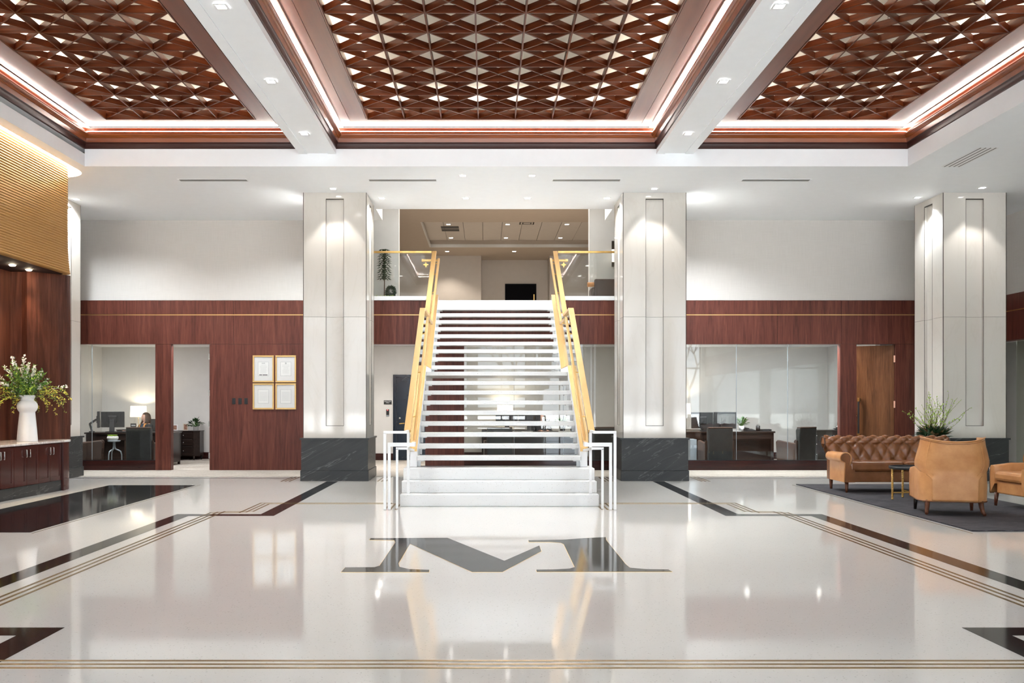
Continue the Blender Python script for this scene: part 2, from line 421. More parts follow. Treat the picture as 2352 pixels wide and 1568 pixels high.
# the big letter in the middle field
def crop(p): return fl(700+p[0]/2.502, 1180+p[1]/2.502)
m1 = [(372,150),(377,140),(600,139),(820,138),(1147,270),(1348,182),(1360,215),(1137,334),(960,334),(605,172),(560,250),(538,285),(545,305),(600,318),(716,322),(714,335),(208,335),(232,308),(400,307),(430,298),(520,165),(515,152)]
m2 = [(1285,152),(1500,148),(1600,140),(1730,134),(1732,150),(1845,290),(1870,310),(1960,318),(2090,320),(2112,333),(1333,333),(1330,321),(1430,320),(1520,315),(1551,306),(1488,175),(1470,166),(1420,162),(1287,162)]
def grow(pts, d):
    n = len(pts); A = sum(pts[i][0]*pts[(i+1)%n][1]-pts[(i+1)%n][0]*pts[i][1] for i in range(n)); s = 1 if A > 0 else -1
    out = []
    for i in range(n):
        p0, p1, p2 = Vector(pts[i-1]), Vector(pts[i]), Vector(pts[(i+1)%n])
        a = (p1-p0).normalized(); b = (p2-p1).normalized(); nr = (Vector((a.y,-a.x))+Vector((b.y,-b.x)))*s
        nr = nr.normalized() if nr.length > 1e-4 else Vector((0,0)); out.append(tuple(p1+nr*d))
    return out
for pts in (m1, m2):
    w = [crop(p) for p in pts]
    inlay('letter_border', grow(w, .0035), 'brass', z=.0015)
    inlay('letter_m', w, 'granite', 'black letter M set in the terrazzo', z=.0024)
# carpet along the offices
cp = MB().box(-12, 12.5, 17.98, 24.2, -.004, .006).build('carpet', 'carpet', floor); cp['label'] = 'speckled beige carpet along the offices'

SX0 = -6.80
def shell_path(off, n=14):       # plan of the canopy front, pushed out by off
    cx, cy, r = SX0-.25, 15.42, .25+off
    return [(SX0+off, 8.6)]+[(cx+r*math.cos(a), cy+r*math.sin(a)) for a in [PI/2*i/n for i in range(n+1)]]+[(-8.9, cy+r)]
# lowered ceiling ring; opening for the coffers
OX0, OX1, OY0 = AX-6.54, AX+6.54, 6.64
ceil = struct('ceiling', label='white lowered ceiling around the coffers')
def cpart(name, *bx, mat='ceiling_paint'):
    m = MB()
    for b in bx: m.box(*b)
    return m.build(name, mat, ceil)
cpart('soffit', (-6.58, OX0, OY0, 8.6, ZS, ZS+.3)); cpart('soffit', (OX1, XR+.2, YB, YF, ZS, ZS+.3))
cpart('soffit', (OX0, OX1, YB, OY0, ZS, ZS+.3)); cpart('soffit', (XL-.2, OX0, YB, 8.6, ZS, ZS+.3))
cpart('soffit', (OX0, XR+.2, YF, 15.96, ZS, ZS+.3))
cpart('soffit', (-8.9, XR+.2, 15.96, 18.5, ZS, ZS+.3))
MB().prism([(OX0,8.6),(OX0,15.96),(-8.9,15.96)]+list(reversed(shell_path(.22))), ZS, ZS+.2).build('soffit', 'ceiling_paint', ceil); cpart('soffit', (XL-.2, -2.132, 18.5, YW, ZS, ZS+.3)); cpart('soffit', (2.451, XR+.2, 18.5, YW, ZS, ZS+.3))
cpart('fascia', (OX0-.2, OX0, OY0, YF, ZS+.3, 5.43), (OX1, OX1+.2, OY0, YF, ZS+.3, 5.43), (OX0-.2, OX1+.2, YF, YF+.2, ZS+.3, 5.43), (OX0-.2, OX1+.2, OY0-.2, OY0, ZS+.3, 5.43))
cpart('slot_top', (-8.9, -6.48, 8.6, 15.95, 5.33, 5.36))
for sx in (-1, 1):
    xa, xb = sorted((AX+sx*2.545, AX+sx*3.13))
    cpart('beam', (xa, xb, OY0, YF, 5.357, 5.75)); 
    # shallow lighting channel on the beam: two thin raised flanges
    cpart('beam_flange', (xa, xa+.13, OY0, YF, 5.345, 5.357), (xb-.13, xb, OY0, YF, 5.345, 5.357))
cpart('roof_deck', (OX0-.3, OX1+.3, OY0-.3, YF+.3, 6.12, 6.2), mat='deck_cream')

# coffers: crown, friezes, hidden light strips, lattice
CELL = .567; NROW = 14
def sweep_rect(mb, x0, x1, y0, y1, prof):
    rings = [[(x0+d,y0+d,z),(x1-d,y0+d,z),(x1-d,y1-d,z),(x0+d,y1-d,z)] for d, z in prof]
    for a, b in zip(rings, rings[1:]):
        for i in range(4):
            j = (i+1) % 4; mb.add([a[i],a[j],b[j],b[i]], [(0,1,2,3)])
    return mb
arc = lambda c, r, a0, a1, n: [(c[0]+r*math.cos(math.radians(a0+(a1-a0)*i/n)), c[1]+r*math.sin(math.radians(a0+(a1-a0)*i/n))) for i in range(n+1)]
coffers = [('center', AX-2.545, AX+2.545, 7, 'SNWE'), ('left', AX-6.54, AX-3.13, 4, 'NW'), ('right', AX+3.13, AX+6.54, 4, 'NE')]
lat_lab = {'center': 'wide dark wood lattice between the two white ceiling beams', 'left': 'dark wood lattice in the coffer beside the gold ribbed canopy', 'right': 'dark wood lattice in the coffer above the leather seating'}
for ci, (key, x0, x1, nc, lit) in enumerate(coffers):
    y0, y1 = OY0, YF
    tr = struct('trim_%d' % (ci+1), label='polished mahogany crown moulding of a ceiling coffer')
    sweep_rect(MB(), x0, x1, y0, y1, [(-.01,5.426),(.012,5.426),(.016,5.436)]+[(.016+.022*(1-math.cos(a)), 5.436+.08*math.sin(a)) for a in (.2,.5,.9,1.3,1.57)]+[(.04,5.522)]).build('crown_cove', 'crown_shaded' if 'crown_shaded' in MATS else 'crown_wood', tr)
    sweep_rect(MB(), x0, x1, y0, y1, [(.034,5.518),(.036,5.522),(.046,5.585),(.060,5.588)]).build('crown_fillet', 'crown_wood', tr)
    sweep_rect(MB(), x0, x1, y0, y1, [(.058,5.588)]+arc((.066,5.638), .036, -80, 75, 8)+[(.066,5.684),(.055,5.672),(.045,5.668)]).build('crown_bead', 'crown_wood', tr)
    sweep_rect(MB(), x0, x1, y0, y1, [(.045,5.668),(.03,5.668),(.03,5.738),(.128,5.738),(.128,5.728),(.136,5.728),(.136,5.738),(.284,5.738),(.284,5.752),(.297,5.752),(.297,5.727)]).build('crown_soffit', 'frieze_wood', tr)
    fz = [(.297,5.727),(.55,5.727),(.55,5.74),(.558,5.74),(.558,5.722),(.57,5.722),(.57,5.87)]
    for nm, q in (('S',0),('E',1),('N',2),('W',3)):
        mb = MB(); rings = [[(x0+d,y0+d,z),(x1-d,y0+d,z),(x1-d,y1-d,z),(x0+d,y1-d,z)] for d, z in fz]
        for a, b in zip(rings, rings[1:]):
            j = (q+1) % 4; mb.add([a[q],a[j],b[j],b[q]], [(0,1,2,3)])
        mb.build('frieze', 'frieze_wood', tr)
        if nm in lit:      # light strip lying in the trough behind the bead
            R = lambda d, z: [(x0+d,y0+d,z),(x1-d,y0+d,z),(x1-d,y1-d,z),(x0+d,y1-d,z)]
            a, b = R(.032, 5.674), R(.032, 5.700); j = (q+1) % 4
            MB().add([a[q],a[j],b[j],b[q]], [(0,1,2,3)]).build('light_strip', 'led_cove', tr)
    lx0, ly1 = x0+.57, y1-.57; cw = (x1-x0-1.14)/nc; ly0 = ly1-NROW*CELL; ly0 = max(ly0, y0+.57); nr = int(round((ly1-ly0)/CELL)); cl = (ly1-ly0)/nr
    lt = thing('ceiling_lattice', lat_lab[key], 'ceiling lattice', (lx0, ly0, 5.73))
    Wd, Ln = cw*nc, cl*nr; TH, HT = .018, .088
    def slat(mesh_owner, loc, rz):
        c = mesh_owner.copy(); COL.objects.link(c); c.parent = lt; c.location = loc; c.rotation_euler = (0,0,rz); return c
    base = MB().box(0, Wd, -TH/2, TH/2, 0, HT).build('slat', 'lattice_wood', lt)
    for i in range(1, nr+1): slat(base, (0, i*cl, 0), 0)
    base = MB().box(0, Ln, -TH/2, TH/2, 0, HT).build('slat', 'lattice_wood', lt); base.rotation_euler = (0,0,PI/2)
    for i in range(1, nc+1): slat(base, (i*cw, 0, 0), PI/2)
    cache = {}
    for s in (1, -1):
        for k in range(-nr+1, nc) if s == 1 else range(1, nc+nr):
            # cells crossed by this diagonal
            if s == 1: a = (max(0,k), max(0,-k)); n = min(nc-a[0], nr-a[1])
            else: a = (max(0,k-nr), min(nr,k)); n = min(nc-a[0], a[1])
            if n <= 0: continue
            L = math.hypot(n*cw, n*cl); an = math.atan2(s*n*cl, n*cw)
            if n in cache: slat(cache[n], (a[0]*cw, a[1]*cl, 0), an)
            else:
                o = MB().box(.02, L-.02, -TH/2, TH/2, .004, HT-.006).build('slat', 'lattice_wood', lt); o.location = (a[0]*cw, a[1]*cl, 0); o.rotation_euler = (0,0,an); cache[n] = o
    # hanging wires; glowing strip added out of sight to brighten the deck
    for i in range(1, nc, 2):
        for j in range(1, nr): 
            MB().tube([(i*cw+cw*.5, j*cl, HT), (i*cw+cw*.5, j*cl, .39)], .003, 5).build('hanging_wire', 'dark_metal', lt) if j % 2 else None
    m = MB(); z = 5.875
    sweep_rect(m, x0+.50, x1-.50, y0+.50, y1-.50, [(0,z),(.05,z)]); m.build('added_deck_strip', 'added_deck_led', tr)

# recessed square downlights
COOL = (.88,.95,1)
def downlight(px, z, label, power=60, deg=90, py=None, xy=None, size=.095, blend=.6, group=None, lens='lens', col=(1,.96,.91), round_=False, rw=.022):
    if xy is None: y = FPX*(z-CH)/(HY-py); xy = ((px-VX)*y/FPX, y)
    t = thing('recessed_downlight', label, 'downlight', (xy[0], xy[1], z-.004), 0, group)
    h = size/2; m = MB()
    if round_: m.lathe([(h+rw,0),(h+rw,.006),(h,.006),(h,0)], n=20)
    else:
        for a in ((-h-rw,h+rw,-h-rw,-h),(-h-rw,h+rw,h,h+rw),(-h-rw,-h,-h,h),(h,h+rw,-h,h)): m.box(a[0],a[1],a[2],a[3],-.001,.006)
    m.build('trim_ring', 'white_paint', t)
    l = MB(); 
    if round_: l.lathe([(h,.002),(h*.92,-.010),(h*.6,-.016),(0,-.018)], n=20)
    else: l.box(-h, h, -h, h, .001, .003)
    l.build('lens', lens, t)
    if power: spot('downlight_lamp', (0,0,-.035), power, deg, blend, col, .04, t)
    return t
BL = ['nearest the staircase', 'second from the staircase', 'third from the staircase']
for px, py, sd, k in ((508,15,0,2),(622,187,0,1),(699,307,0,0),(1790,14,1,2),(1662,187,1,1),(1581,307,1,0)):
    downlight(px, 5.345, 'beam downlight %s, %s' % (BL[k], 'beam nearer the gold canopy' if sd == 0 else 'beam nearer the leather seating'), 50, 120, py=py, group='downlights in the ceiling beams', col=COOL)
for px, py, lab in ((765,433,'downlight washing the column beside the framed certificates'),(1503,433,'downlight washing the column beside the wide office window'),(2256,431,'downlight washing the column behind the leather armchair'),(175,457,'downlight above the column behind the gold canopy'),(2108,453,'downlight above the wood door end of the column'),(683,455,'downlight beside the certificate column over the wood wall'),(1590,455,'downlight beside the column over the wide office window')):
    c = py < 440
    downlight(px, ZS, lab, 15 if c else 34 if px == 2108 else 125 if px == 1590 else 85, 78 if c else 110 if px == 2108 else 150, py=py, blend=.35 if c else .6, col=(1,.97,.92) if c else COOL)
for px, py, lab in ((877,455,'next to the certificate column'),(1070,455,'second from the certificate column in the row of four'),(1212,455,'third from the certificate column in the row of four'),(1394,455,'next to the column by the wide office window'),(1063,403,'in the row of two, on the certificate side'),(1222,403,'in the row of two, on the wide office window side')):
    downlight(px, ZS, 'ceiling downlight before the stair, '+lab, 30, 145, py=py, group='downlights before the stair', col=COOL)
# slot diffusers
def diffuser(cx, cy, L, along, label):
    t = thing('slot_diffuser', label, 'air vent', (cx, cy, ZS-.006)); w = .13
    if along == 'x':
        MB().box(-L/2, L/2, -w/2, w/2, .001, .005).build('slot', 'grey_slot', t); fr = MB()
        fr.box(-L/2-.015, L/2+.015, -w/2-.012, -w/2, 0, .006).box(-L/2-.015, L/2+.015, w/2, w/2+.012, 0, .006).build('frame', 'white_paint', t)
        MB().box(-L/2, L/2, -.006, .006, -.001, .003).build('blade', 'dark_slot', t); MB().box(-L/2, L/2, -w/2, -w/2+.012, -.001, .003).build('blade', 'dark_slot', t)
    else:
        MB().box(-.16, .16, -L/2, L/2, .002, .005).build('frame', 'white_paint', t)
        for k in range(4): MB().box(-.12+k*.075, -.105+k*.075, -L/2, L/2, 0, .004).build('slot', 'dark_slot', t)
    return t
yv = FPX*(ZS-CH)/(HY-413.5)
for px, lab in ((490,'slot diffuser over the wall with the gold certificates'),(925,'slot diffuser over the stair, nearer the plant'),(1347,'slot diffuser over the stair, nearer the wall sconce'),(1782,'slot diffuser over the wide office window')):
    diffuser((px-VX)*yv/FPX, yv, 1.13, 'x', lab)
diffuser(7.40, 14.6, 1.12, 'y', 'four-slot diffuser running beside the seating coffer')

# side and rear walls
wl = struct('wall_left', MB().box(XL-.2, XL, YB, YW, 0, ZS), 'office_paint')
wr = struct('wall_right', MB().box(XR, XR+.2, YB, YW+.2, 3.557, ZS+.2), 'wall_fabric')
MB().box(XR-.012, XR+.2, YB, YW+.2, 3.235, 3.557).build('wood_panel', 'walnut', wr)
MB().box(XR-.012, XR+.2, YB, YW+.2, 2.64, 3.215).build('wood_panel', 'walnut', wr)
MB().box(XR-.008, XR+.2, YB, YW+.2, 3.215, 3.235).build('brass_strip', 'brass', wr)
MB().box(XR-.012, XR+.2, YB, YW+.2, 0, .2).build('wood_sill', 'mahogany_sill', wr)
gw = struct('window_1', label='tall pale glass office front in the side wall')
for k in range(19):
    a = 17.6-k*1.3
    MB().box(XR+.05, XR+.062, a, a+1.29, .2, 2.64).build('pane', 'glass_green', gw)
MB().box(XR+1.5, XR+1.6, YB, 24.2, 0, 2.8).build('office_wall', 'office_paint', wr)
MB().box(XR+.2, XR+1.6, YB, YW+.2, 2.7, 2.8).build('office_ceiling', 'ceiling_paint', wr)
area('added_side_light', (XR+.9, 17, 2.68), (0,0,0), 1, 4, 12, (1,.97,.9))  # added lamp without a fixture, brightens the space behind the side glass
# window wall behind the camera
wb = struct('wall_front', MB().box(XL-.2, XR+.2, YB-.3, YB, 0, .15).box(XL-.2, XR+.2, YB-.3, YB, 5.05, ZS+.2), 'oatmeal')
nW = 7; ww = (XR-XL)/nW
for i in range(nW+1): MB().box(XL+i*ww-.2, XL+i*ww+.2, YB-.3, YB, .15, 5.05).build('pier', 'white_paint', wb)
for i in range(nW):
    a, b = XL+i*ww+.2, XL+(i+1)*ww-.2
    w = struct('window_%d' % (i+2), label='tall street window behind the viewer')
    m = MB(); m.box(a, b, YB-.2, YB-.12, 3.0, 3.07)
    for q in (a, (a+b)/2-.03, b-.06): m.box(q, q+.06, YB-.2, YB-.12, .15, 5.05)
    m.build('mullion', 'dark_metal', w)
    area('portal', ((a+b)/2, YB-.32, 2.6), (-PI/2, 0, 0), b-a, 4.9, 1, portal=True)
env = struct('wall_light_block', MB().box(-13.2, 13.6, YB-.3, 35, 7.3, 7.45).box(-13.3, -13.2, YB-.3, 35, -.1, 7.45).box(13.6, 13.7, YB-.3, 35, -.1, 7.45).box(-13.3, 13.7, 35, 35.1, -.1, 7.45).box(-13.2, 13.6, YB-.3, YB-.2, ZS+.1, 7.3).box(-13.2, XL-.15, YB-.3, YB-.2, -.1, ZS+.1).box(XR+.15, 13.6, YB-.3, YB-.2, -.1, ZS+.1), 'oatmeal', 'unseen outer shell added to keep outside light out')  # unseen box added to stop sun and sky leaking in
struct('ground_outside', MB().box(-80, 80, -90, YB-.3, -.25, -.15), 'pale_pavement')  # unseen ground, kept pale so its bounce lifts the ceiling

# ================================================================ BACK WALL
PXM = FPX/YW
bx_ = lambda px: (px-VX)/PXM
bz_ = lambda py: CH-(py-HY)/PXM
T = .15
back = struct('wall_back', label='back wall of walnut panelling under beige wall fabric')
def wpart(name, mat, x0, x1, z0, z1, y0=YW, y1=YW+T, bev=0):
    return MB().box(x0, x1, y0, y1, z0, z1).build(name, mat, back, bev=bev)
XA, XB = bx_(185)-.9, XR          # ends
CL1, CR0 = -2.132, 2.451          # inner faces of the columns
for a, b in ((XA, CL1-.3), (CR0+.3, XB)): wpart('fabric_panel', 'wall_fabric', a, b, 3.505, ZS+.05)
for a, b in ((XA, -5.2), (-5.195, CL1-.2), (CL1-.195, CR0+.195), (CR0+.2, 6.0), (6.005, 7.32), (7.325, XB)):
    wpart('wood_panel', 'walnut', a, b, 3.213, 3.5, YW-.012); wpart('wood_panel', 'walnut', a, b, 2.602, 3.195, YW-.012)
wpart('brass_strip', 'satin_gold', XA, XB, 3.195, 3.213, YW-.006)
wpart('curb', 'white_paint', -2.6, AX+.02-1.17, 3.503, 3.59, YW-.03, YW+.12); wpart('curb', 'white_paint', AX+.02+1.17, 2.9, 3.503, 3.59, YW-.03, YW+.12)
# openings: x0..x1 of the left window, left door, right window, right door
LW0, LW1, LD0, LD1 = XA, -6.81, -6.487, -5.689
RW0, RW1, RD0, RD1 = 4.0, 7.30, 7.636, 8.44
MW0, MW1 = -.45, 3.2
for a, b in ((LW1, LD0), (LD1, -4.2), (-4.197, CL1-.2), (RW1, RD0), (RD1, XB), (-1.25, MW0)): wpart('wood_panel', 'walnut', a, b, .0, 2.6, YW-.008)
for a, b in ((LW0, LW1), (RW0, RW1), (MW0, MW1), (3.2, 4.0)): wpart('wood_sill', 'mahogany_sill', a, b, 0, .2, YW-.012)
wpart('wood_panel', 'walnut', 3.2, 4.0, .2, 2.6, YW-.008)
def win(n, x0, x1, seams, label):
    w = struct('window_%d' % n, label=label); e = [x0]+seams+[x1]
    for a, b in zip(e, e[1:]): MB().box(a+.003, b-.003, YW+.05, YW+.062, .2, 2.602).build('pane', 'glass', w)
    m = MB()
    for q in seams: m.box(q-.004, q+.004, YW+.048, YW+.064, .2, 2.602)
    if seams: m.build('seam', 'pale_grey_metal', w)
    MB().box(x0, x1, YW+.04, YW+.07, .198, .212).build('channel', 'dark_metal', w)
win(20, LW0, LW1, [bx_(209)], 'office window between the corner column and the open doorway')
win(21, RW0, RW1, [bx_(1693), bx_(1811)], 'wide office window behind the leather sofa')
win(22, MW0, MW1, [bx_(1181), 1.6], 'office window behind the open stair treads')
# doors
d1 = struct('door_1', MB().box(0, .045, 0, .79, .01, 2.59), 'walnut_door', 'walnut door standing fully open into the office'); d1.location = (LD1-.05, YW+T, 0)
for z in (.3, .95, 1.6, 2.35): MB().box(-.012, .02, -.03, .004, z-.06, z+.06).build('hinge', 'steel', d1)
d2 = struct('door_2', MB().box(-.79, 0, 0, .045, .01, 2.585), 'walnut_door', 'walnut door standing ajar behind the sofa'); d2.location = (RD1-.01, YW+.04, 0); d2.rotation_euler = (0,0,-math.radians(34))
for z in (.5, 1.36, 2.3): MB().box(-.005, .03, -.02, .02, z-.07, z+.07).build('hinge', 'hinge_copper', d2)
hb = MB().box(-.70, -.67, -.085, -.055, .75, 1.42).build('pull_bar', 'black_plastic', d2)
MB().box(-.705, -.665, -.09, 0, 1.42, 1.5).box(-.705, -.665, -.09, 0, .67, .75).build('pull_mount', 'brass', hb)
MB().lathe([(.02,0),(.02,.012),(.0,.012)], n=12).xform(Matrix.Translation((-.755,0,1.12)) @ Matrix.Rotation(PI/2,4,'X')).build('lock_cylinder', 'brass', d2)
# offices behind the wall
YO = 23.6
off = struct('wall_office', label='pale walls of the glazed offices')
def opart(name, mat, *b): return MB().box(*b).build(name, mat, off)
opart('office_wall', 'office_paint', -9.6, -3.0, YO, YO+.1, 0, 2.8); opart('office_wall', 'office_paint', -9.6, -9.5, YW+T, YO, 0, 2.8)
opart('office_wall', 'office_paint', -3.05, -2.95, YW+T, YO, 0, 2.8); opart('office_wall', 'office_paint', -1.2, -1.1, YW+T, YO, 0, 2.8)
opart('office_wall', 'office_paint', -1.1, 12, YO, YO+.1, 0, 2.8); opart('office_wall', 'office_paint', 3.55, 3.65, YW+T, YO, 0, 2.8)
opart('office_wall', 'office_paint', 8.46, 8.56, YW+T+.9, YO, 0, 2.8)
opart('corridor_wall', 'office_paint', -3.0, -1.15, 23.05, 23.15, 0, 2.8)
opart('office_ceiling', 'ceiling_paint', -9.6, 12, YW+T, YO+.1, 2.77, 2.85)
for a, b, y in ((-9.5,-3.05,YO), (-2.95,-2.24,23.05), (-1.26,-1.2,23.05), (-1.1,3.55,YO), (3.65,8.46,YO)):
    opart('baseboard', 'mahogany_sill', a, b, y-.015, y, 0, .17)
opart('baseboard', 'mahogany_sill', 8.445, 8.46, 20.7, YO, 0, .17)
area('added_office_light', (-6.6, 20.05, 2.74), (0,0,0), 5.5, .4, 42, (.97,.98,1))  # added lamps without fixtures, kept out of view, brighten offices and corridor
area('added_office_light', (1.2, 20.05, 2.74), (0,0,0), 4.2, .4, 24, (1,.95,.88))
area('added_office_light', (5.6, 20.05, 2.74), (0,0,0), 3.4, .4, 42, (.96,.98,1))
area('added_corridor_light', (-2.1, 20.05, 2.74), (0,0,0), 1.4, .4, 18, (1,.97,.93))
for px, py, l in ((1716,794,'downlight in the wide office nearer the desk'),(1881,794,'downlight in the wide office nearer the open door')):
    y = 20.9; downlight(px, 2.765, l, 12, 110, xy=((px-VX)*y/FPX, y), size=.1)
for xy, l in (((-2.35,20.7),'downlight in the corridor ceiling nearer the band'),((-2.42,21.9),'downlight in the corridor ceiling nearer the blue door')):
    downlight(0, 2.765, l, 10, 110, xy=xy, size=.1)
# blue door, sign, reader
d3 = struct('door_3', MB().box(-2.16, -1.33, 23.02, 23.05, .01, 2.0), 'door_blue', 'dark blue staff door at the end of the corridor')
MB().box(-2.24, -2.165, 22.99, 23.05, 0, 2.07).box(-1.325, -1.25, 22.99, 23.05, 0, 2.07).box(-2.165, -1.325, 22.99, 23.05, 2.005, 2.07).build('door_frame', 'door_blue', d3)
MB().tube([(-2.08,23.02,.89),(-2.08,22.95,.89),(-1.96,22.95,.90)], .014, 8).build('lever_handle', 'brass', d3)
MB().lathe([(.028,0),(.028,.012),(0,.014)], n=14).xform(Matrix.Translation((-2.08,23.02,1.02)) @ Matrix.Rotation(PI/2,4,'X')).build('deadbolt', 'steel', d3)
sg = thing('wall_sign', 'small black staff sign beside the dark blue door', 'sign', (-2.372, 23.05, 1.4-.0))
MB().box(-.095, .095, -.012, 0, -.045, .05).build('plate', 'ink_black', sg)
text_mesh('lettering', 'EMPLOYEES\nONLY', .032, 'sign_white', sg, (0,-.0135,.008), (PI/2,0,0), .9)
rd = thing('card_reader', 'black card reader with red light under the staff sign', 'card reader', (-2.372, 23.05, 1.16))
MB().box(-.035, .035, -.03, 0, -.06, .075).build('body', 'black_plastic', rd, bev=.006); MB().box(-.012,.012,-.033,-.03,.05,.068).build('indicator', 'led_red', rd); MB().box(-.037,.037,-.02,0,-.09,-.062).build('base', 'pale_grey_metal', rd)
# framed certificates and wall devices
frames = [(581,630,816,878,'gold framed certificate with a black bar at the bottom of its page',1),(633,681,816,878,'gold framed certificate with a small crest heading its page',2),(581,630,880,940,'gold framed plain letter below the one with the black bar',0),(633,681,880,940,'gold framed plain letter below the one with the crest',3)]
for a, b, c, d, lab, kind in frames:
    x0, x1, z0, z1 = bx_(a), bx_(b), bz_(d), bz_(c); w, h = x1-x0, z1-z0
    t = thing('framed_certificate', lab, 'picture frame', ((x0+x1)/2, YW-.008, z0), 0, 'four gold framed certificates')
    fw = .032; fr = MB()
    fr.box(-w/2,w/2,-.03,0,0,fw).box(-w/2,w/2,-.03,0,h-fw,h).box(-w/2,-w/2+fw,-.03,0,fw,h-fw).box(w/2-fw,w/2,-.03,0,fw,h-fw).build('frame', 'satin_gold', t, bev=.006)
    MB().box(-w/2+fw, w/2-fw, -.012, -.004, fw, h-fw).build('mat_board', 'mat_board', t)
    pw, ph = .105, .14; cz = h*.5
    MB().box(-pw-.006, pw+.006, -.0135, -.012, cz-ph-.006, cz+ph+.006).build('line_border', 'ink_grey', t)
    MB().box(-pw, pw, -.015, -.0135, cz-ph, cz+ph).build('page', 'paper', t)
    m = MB(); rr = random.Random(kind)
    for k in range(7):
        z = cz+ph-.06-k*.028; q = pw*(.8 if kind in (0,3) else .45+.3*rr.random()); m.box(-q, q, -.0155, -.015, z, z+.004)
    m.build('print', 'ink_grey', t)
    if kind == 1: MB().box(-pw*.8, -pw*.25, -.0157, -.015, cz-ph+.008, cz-ph+.024).box(-pw*.15, pw*.8, -.0157, -.015, cz-ph+.008, cz-ph+.024).build('black_bar', 'ink_black', t); MB().box(-.035,.035,-.0157,-.015,cz+ph-.03,cz+ph-.015).build('heading', 'ink_grey', t)
    if kind == 2: MB().cbox((0,-.0153,cz+ph-.025),(.03,.0006,.035)).build('heading', 'ink_grey', t)
    MB().box(-w/2+fw, w/2-fw, -.0185, -.0175, fw, h-fw).build('glazing', 'clear_glass', t)
for px, lab, q in ((537.5,'black switch plate farthest from the gold frames',2),(551.5,'black switch plate between the other two wall plates',2),(565.5,'narrow black wall plate nearest the gold frames',1)):
    t = thing('switch_plate', lab, 'switch', (bx_(px), YW-.008, bz_(928)))
    MB().box(-.035,.035,-.01,0,0,.125).build('plate', 'black_plastic', t, bev=.004)
    for k in range(q): MB().box(-.017,.017,-.015,-.01,.018+k*.05,.055+k*.05 if q == 2 else .107).build('rocker', 'dark_metal', t)

# ================================================================ UPPER FLOOR
up = struct('wall_upper', label='taupe walls and tray ceiling of the upper lounge')
upf = struct('floor_upper', label='carpeted floor of the upper lounge'); upc = struct('ceiling_upper', label='tray ceiling of the upper lounge'); upp = struct('wall_piers', label='pale piers beside the balcony')
def upart(name, mat, *b):
    par = upf if 'floor' in name else upc if ('ceiling' in name or 'tray' in name or name in ('header','pocket_top','pocket_side')) else upp if name == 'pier' else up
    return MB().box(*b).build(name, mat, par)
ZU, ZC = 3.5, 6.486
upart('upper_floor', 'carpet', -9, 10, YW+.01, 35, 3.2, ZU)
upart('pier', 'warm_light', -9, -1.863, 20.4, 20.6, ZU, 6.9) if 'warm_light' in MATS else upart('pier', 'office_paint', -9, -1.863, 20.4, 20.6, ZU, 6.9)
upart('pier', 'office_paint', 2.215, 10, 20.4, 20.6, ZU, 6.9)
upart('upper_wall', 'warm_paint', -9, -.166, 33.05, 33.2, ZU, 7); upart('upper_wall', 'warm_paint', -.166, 2.21, 34.06, 34.2, ZU, 7); upart('upper_wall', 'warm_paint', 2.21, 10, 33.05, 33.2, ZU, 7)
upart('upper_wall', 'warm_paint', -.31, -.166, 33.2, 34.06, ZU, 7); upart('upper_wall', 'warm_paint', 2.21, 2.35, 33.2, 34.06, ZU, 7)
upart('upper_wall', 'warm_paint', -9, -8.8, 20.6, 33.05, ZU, 7); upart('upper_wall', 'warm_paint', 9.8, 10, 20.6, 33.05, ZU, 7)
KX0, KX1, KY0, KY1, KZ = -1.85, 8.0, 26.9, 31.3, 6.717
upart('upper_ceiling', 'tan_ceiling', -9, KX0, 20.4, 34.2, ZC, ZC+.5); upart('upper_ceiling', 'tan_ceiling', KX1, 10, 20.4, 34.2, ZC, ZC+.5)
upart('upper_ceiling', 'tan_ceiling', KX0, KX1, 20.4, KY0, ZC, ZC+.5); upart('upper_ceiling', 'tan_ceiling', KX0, KX1, KY1, 34.2, ZC, ZC+.5)
upart('tray_lip', 'office_paint', KX0, KX1, KY1-.04, KY1-.001, ZC+.001, ZC+.1); upart('tray_lip', 'office_paint', KX0+.001, KX0+.04, KY0, KY1, ZC+.001, ZC+.1)
for k in range(17):
    a = KX0+k*.585; upart('ceiling_panel', 'warm_paint', a+.006, min(a+.579, KX1), KY0, KY1, KZ, KZ+.03)
upart('tray_back', 'dark_slot', KX0, KX1, KY0, KY1, KZ+.04, KZ+.06)
upart('header', 'white_paint', -3.1, 3.4, 18.5, 18.6, ZS+.3, 6.9); upart('pocket_top', 'white_paint', -9, 10, 18.5, 20.6, 6.9, 7.0)
upart('pocket_side', 'white_paint', -3.1, -3.0, 18.5, 20.4, ZS+.31, 6.9); upart('pocket_side', 'white_paint', 3.3, 3.4, 18.5, 20.4, ZS+.31, 6.9)
d4 = struct('door_4', MB().box(.685, 1.80, 34.0, 34.06, ZU, 5.63), 'door_black', 'black door at the far end of the upper lounge')
MB().box(1.70, 1.73, 33.95, 34.0, 4.95, 5.25).build('door_pull', 'brass', d4)
for px, py, z, l in ((1030,515,KZ,'in the upper tray ceiling before the dark double grille'),(1166,515,KZ,'in the upper tray ceiling beside the pale grille'),(1302,515,KZ,'in the upper tray ceiling beyond the pale grille'),(1036,546,KZ,'in the upper tray ceiling behind the dark double grille'),(1162,546,KZ,'in the middle of the back row of the upper tray ceiling'),(1287,546,KZ,'at the sconce end of the back row of the upper tray ceiling'),(1027,577,ZC,'in the upper ceiling border far from the black door'),(1181,577,ZC,'in the upper ceiling border over the black door')):
    downlight(px, z-.002, 'small downlight '+l, 30, 110, py=py, size=.11, group='upper lounge downlights', lens='lens', col=(1,.88,.74))
g = thing('ceiling_grille', 'dark double return grille in the upper tray ceiling', 'air vent', ((1034-VX)*29.2/FPX, 29.2, KZ-.004))
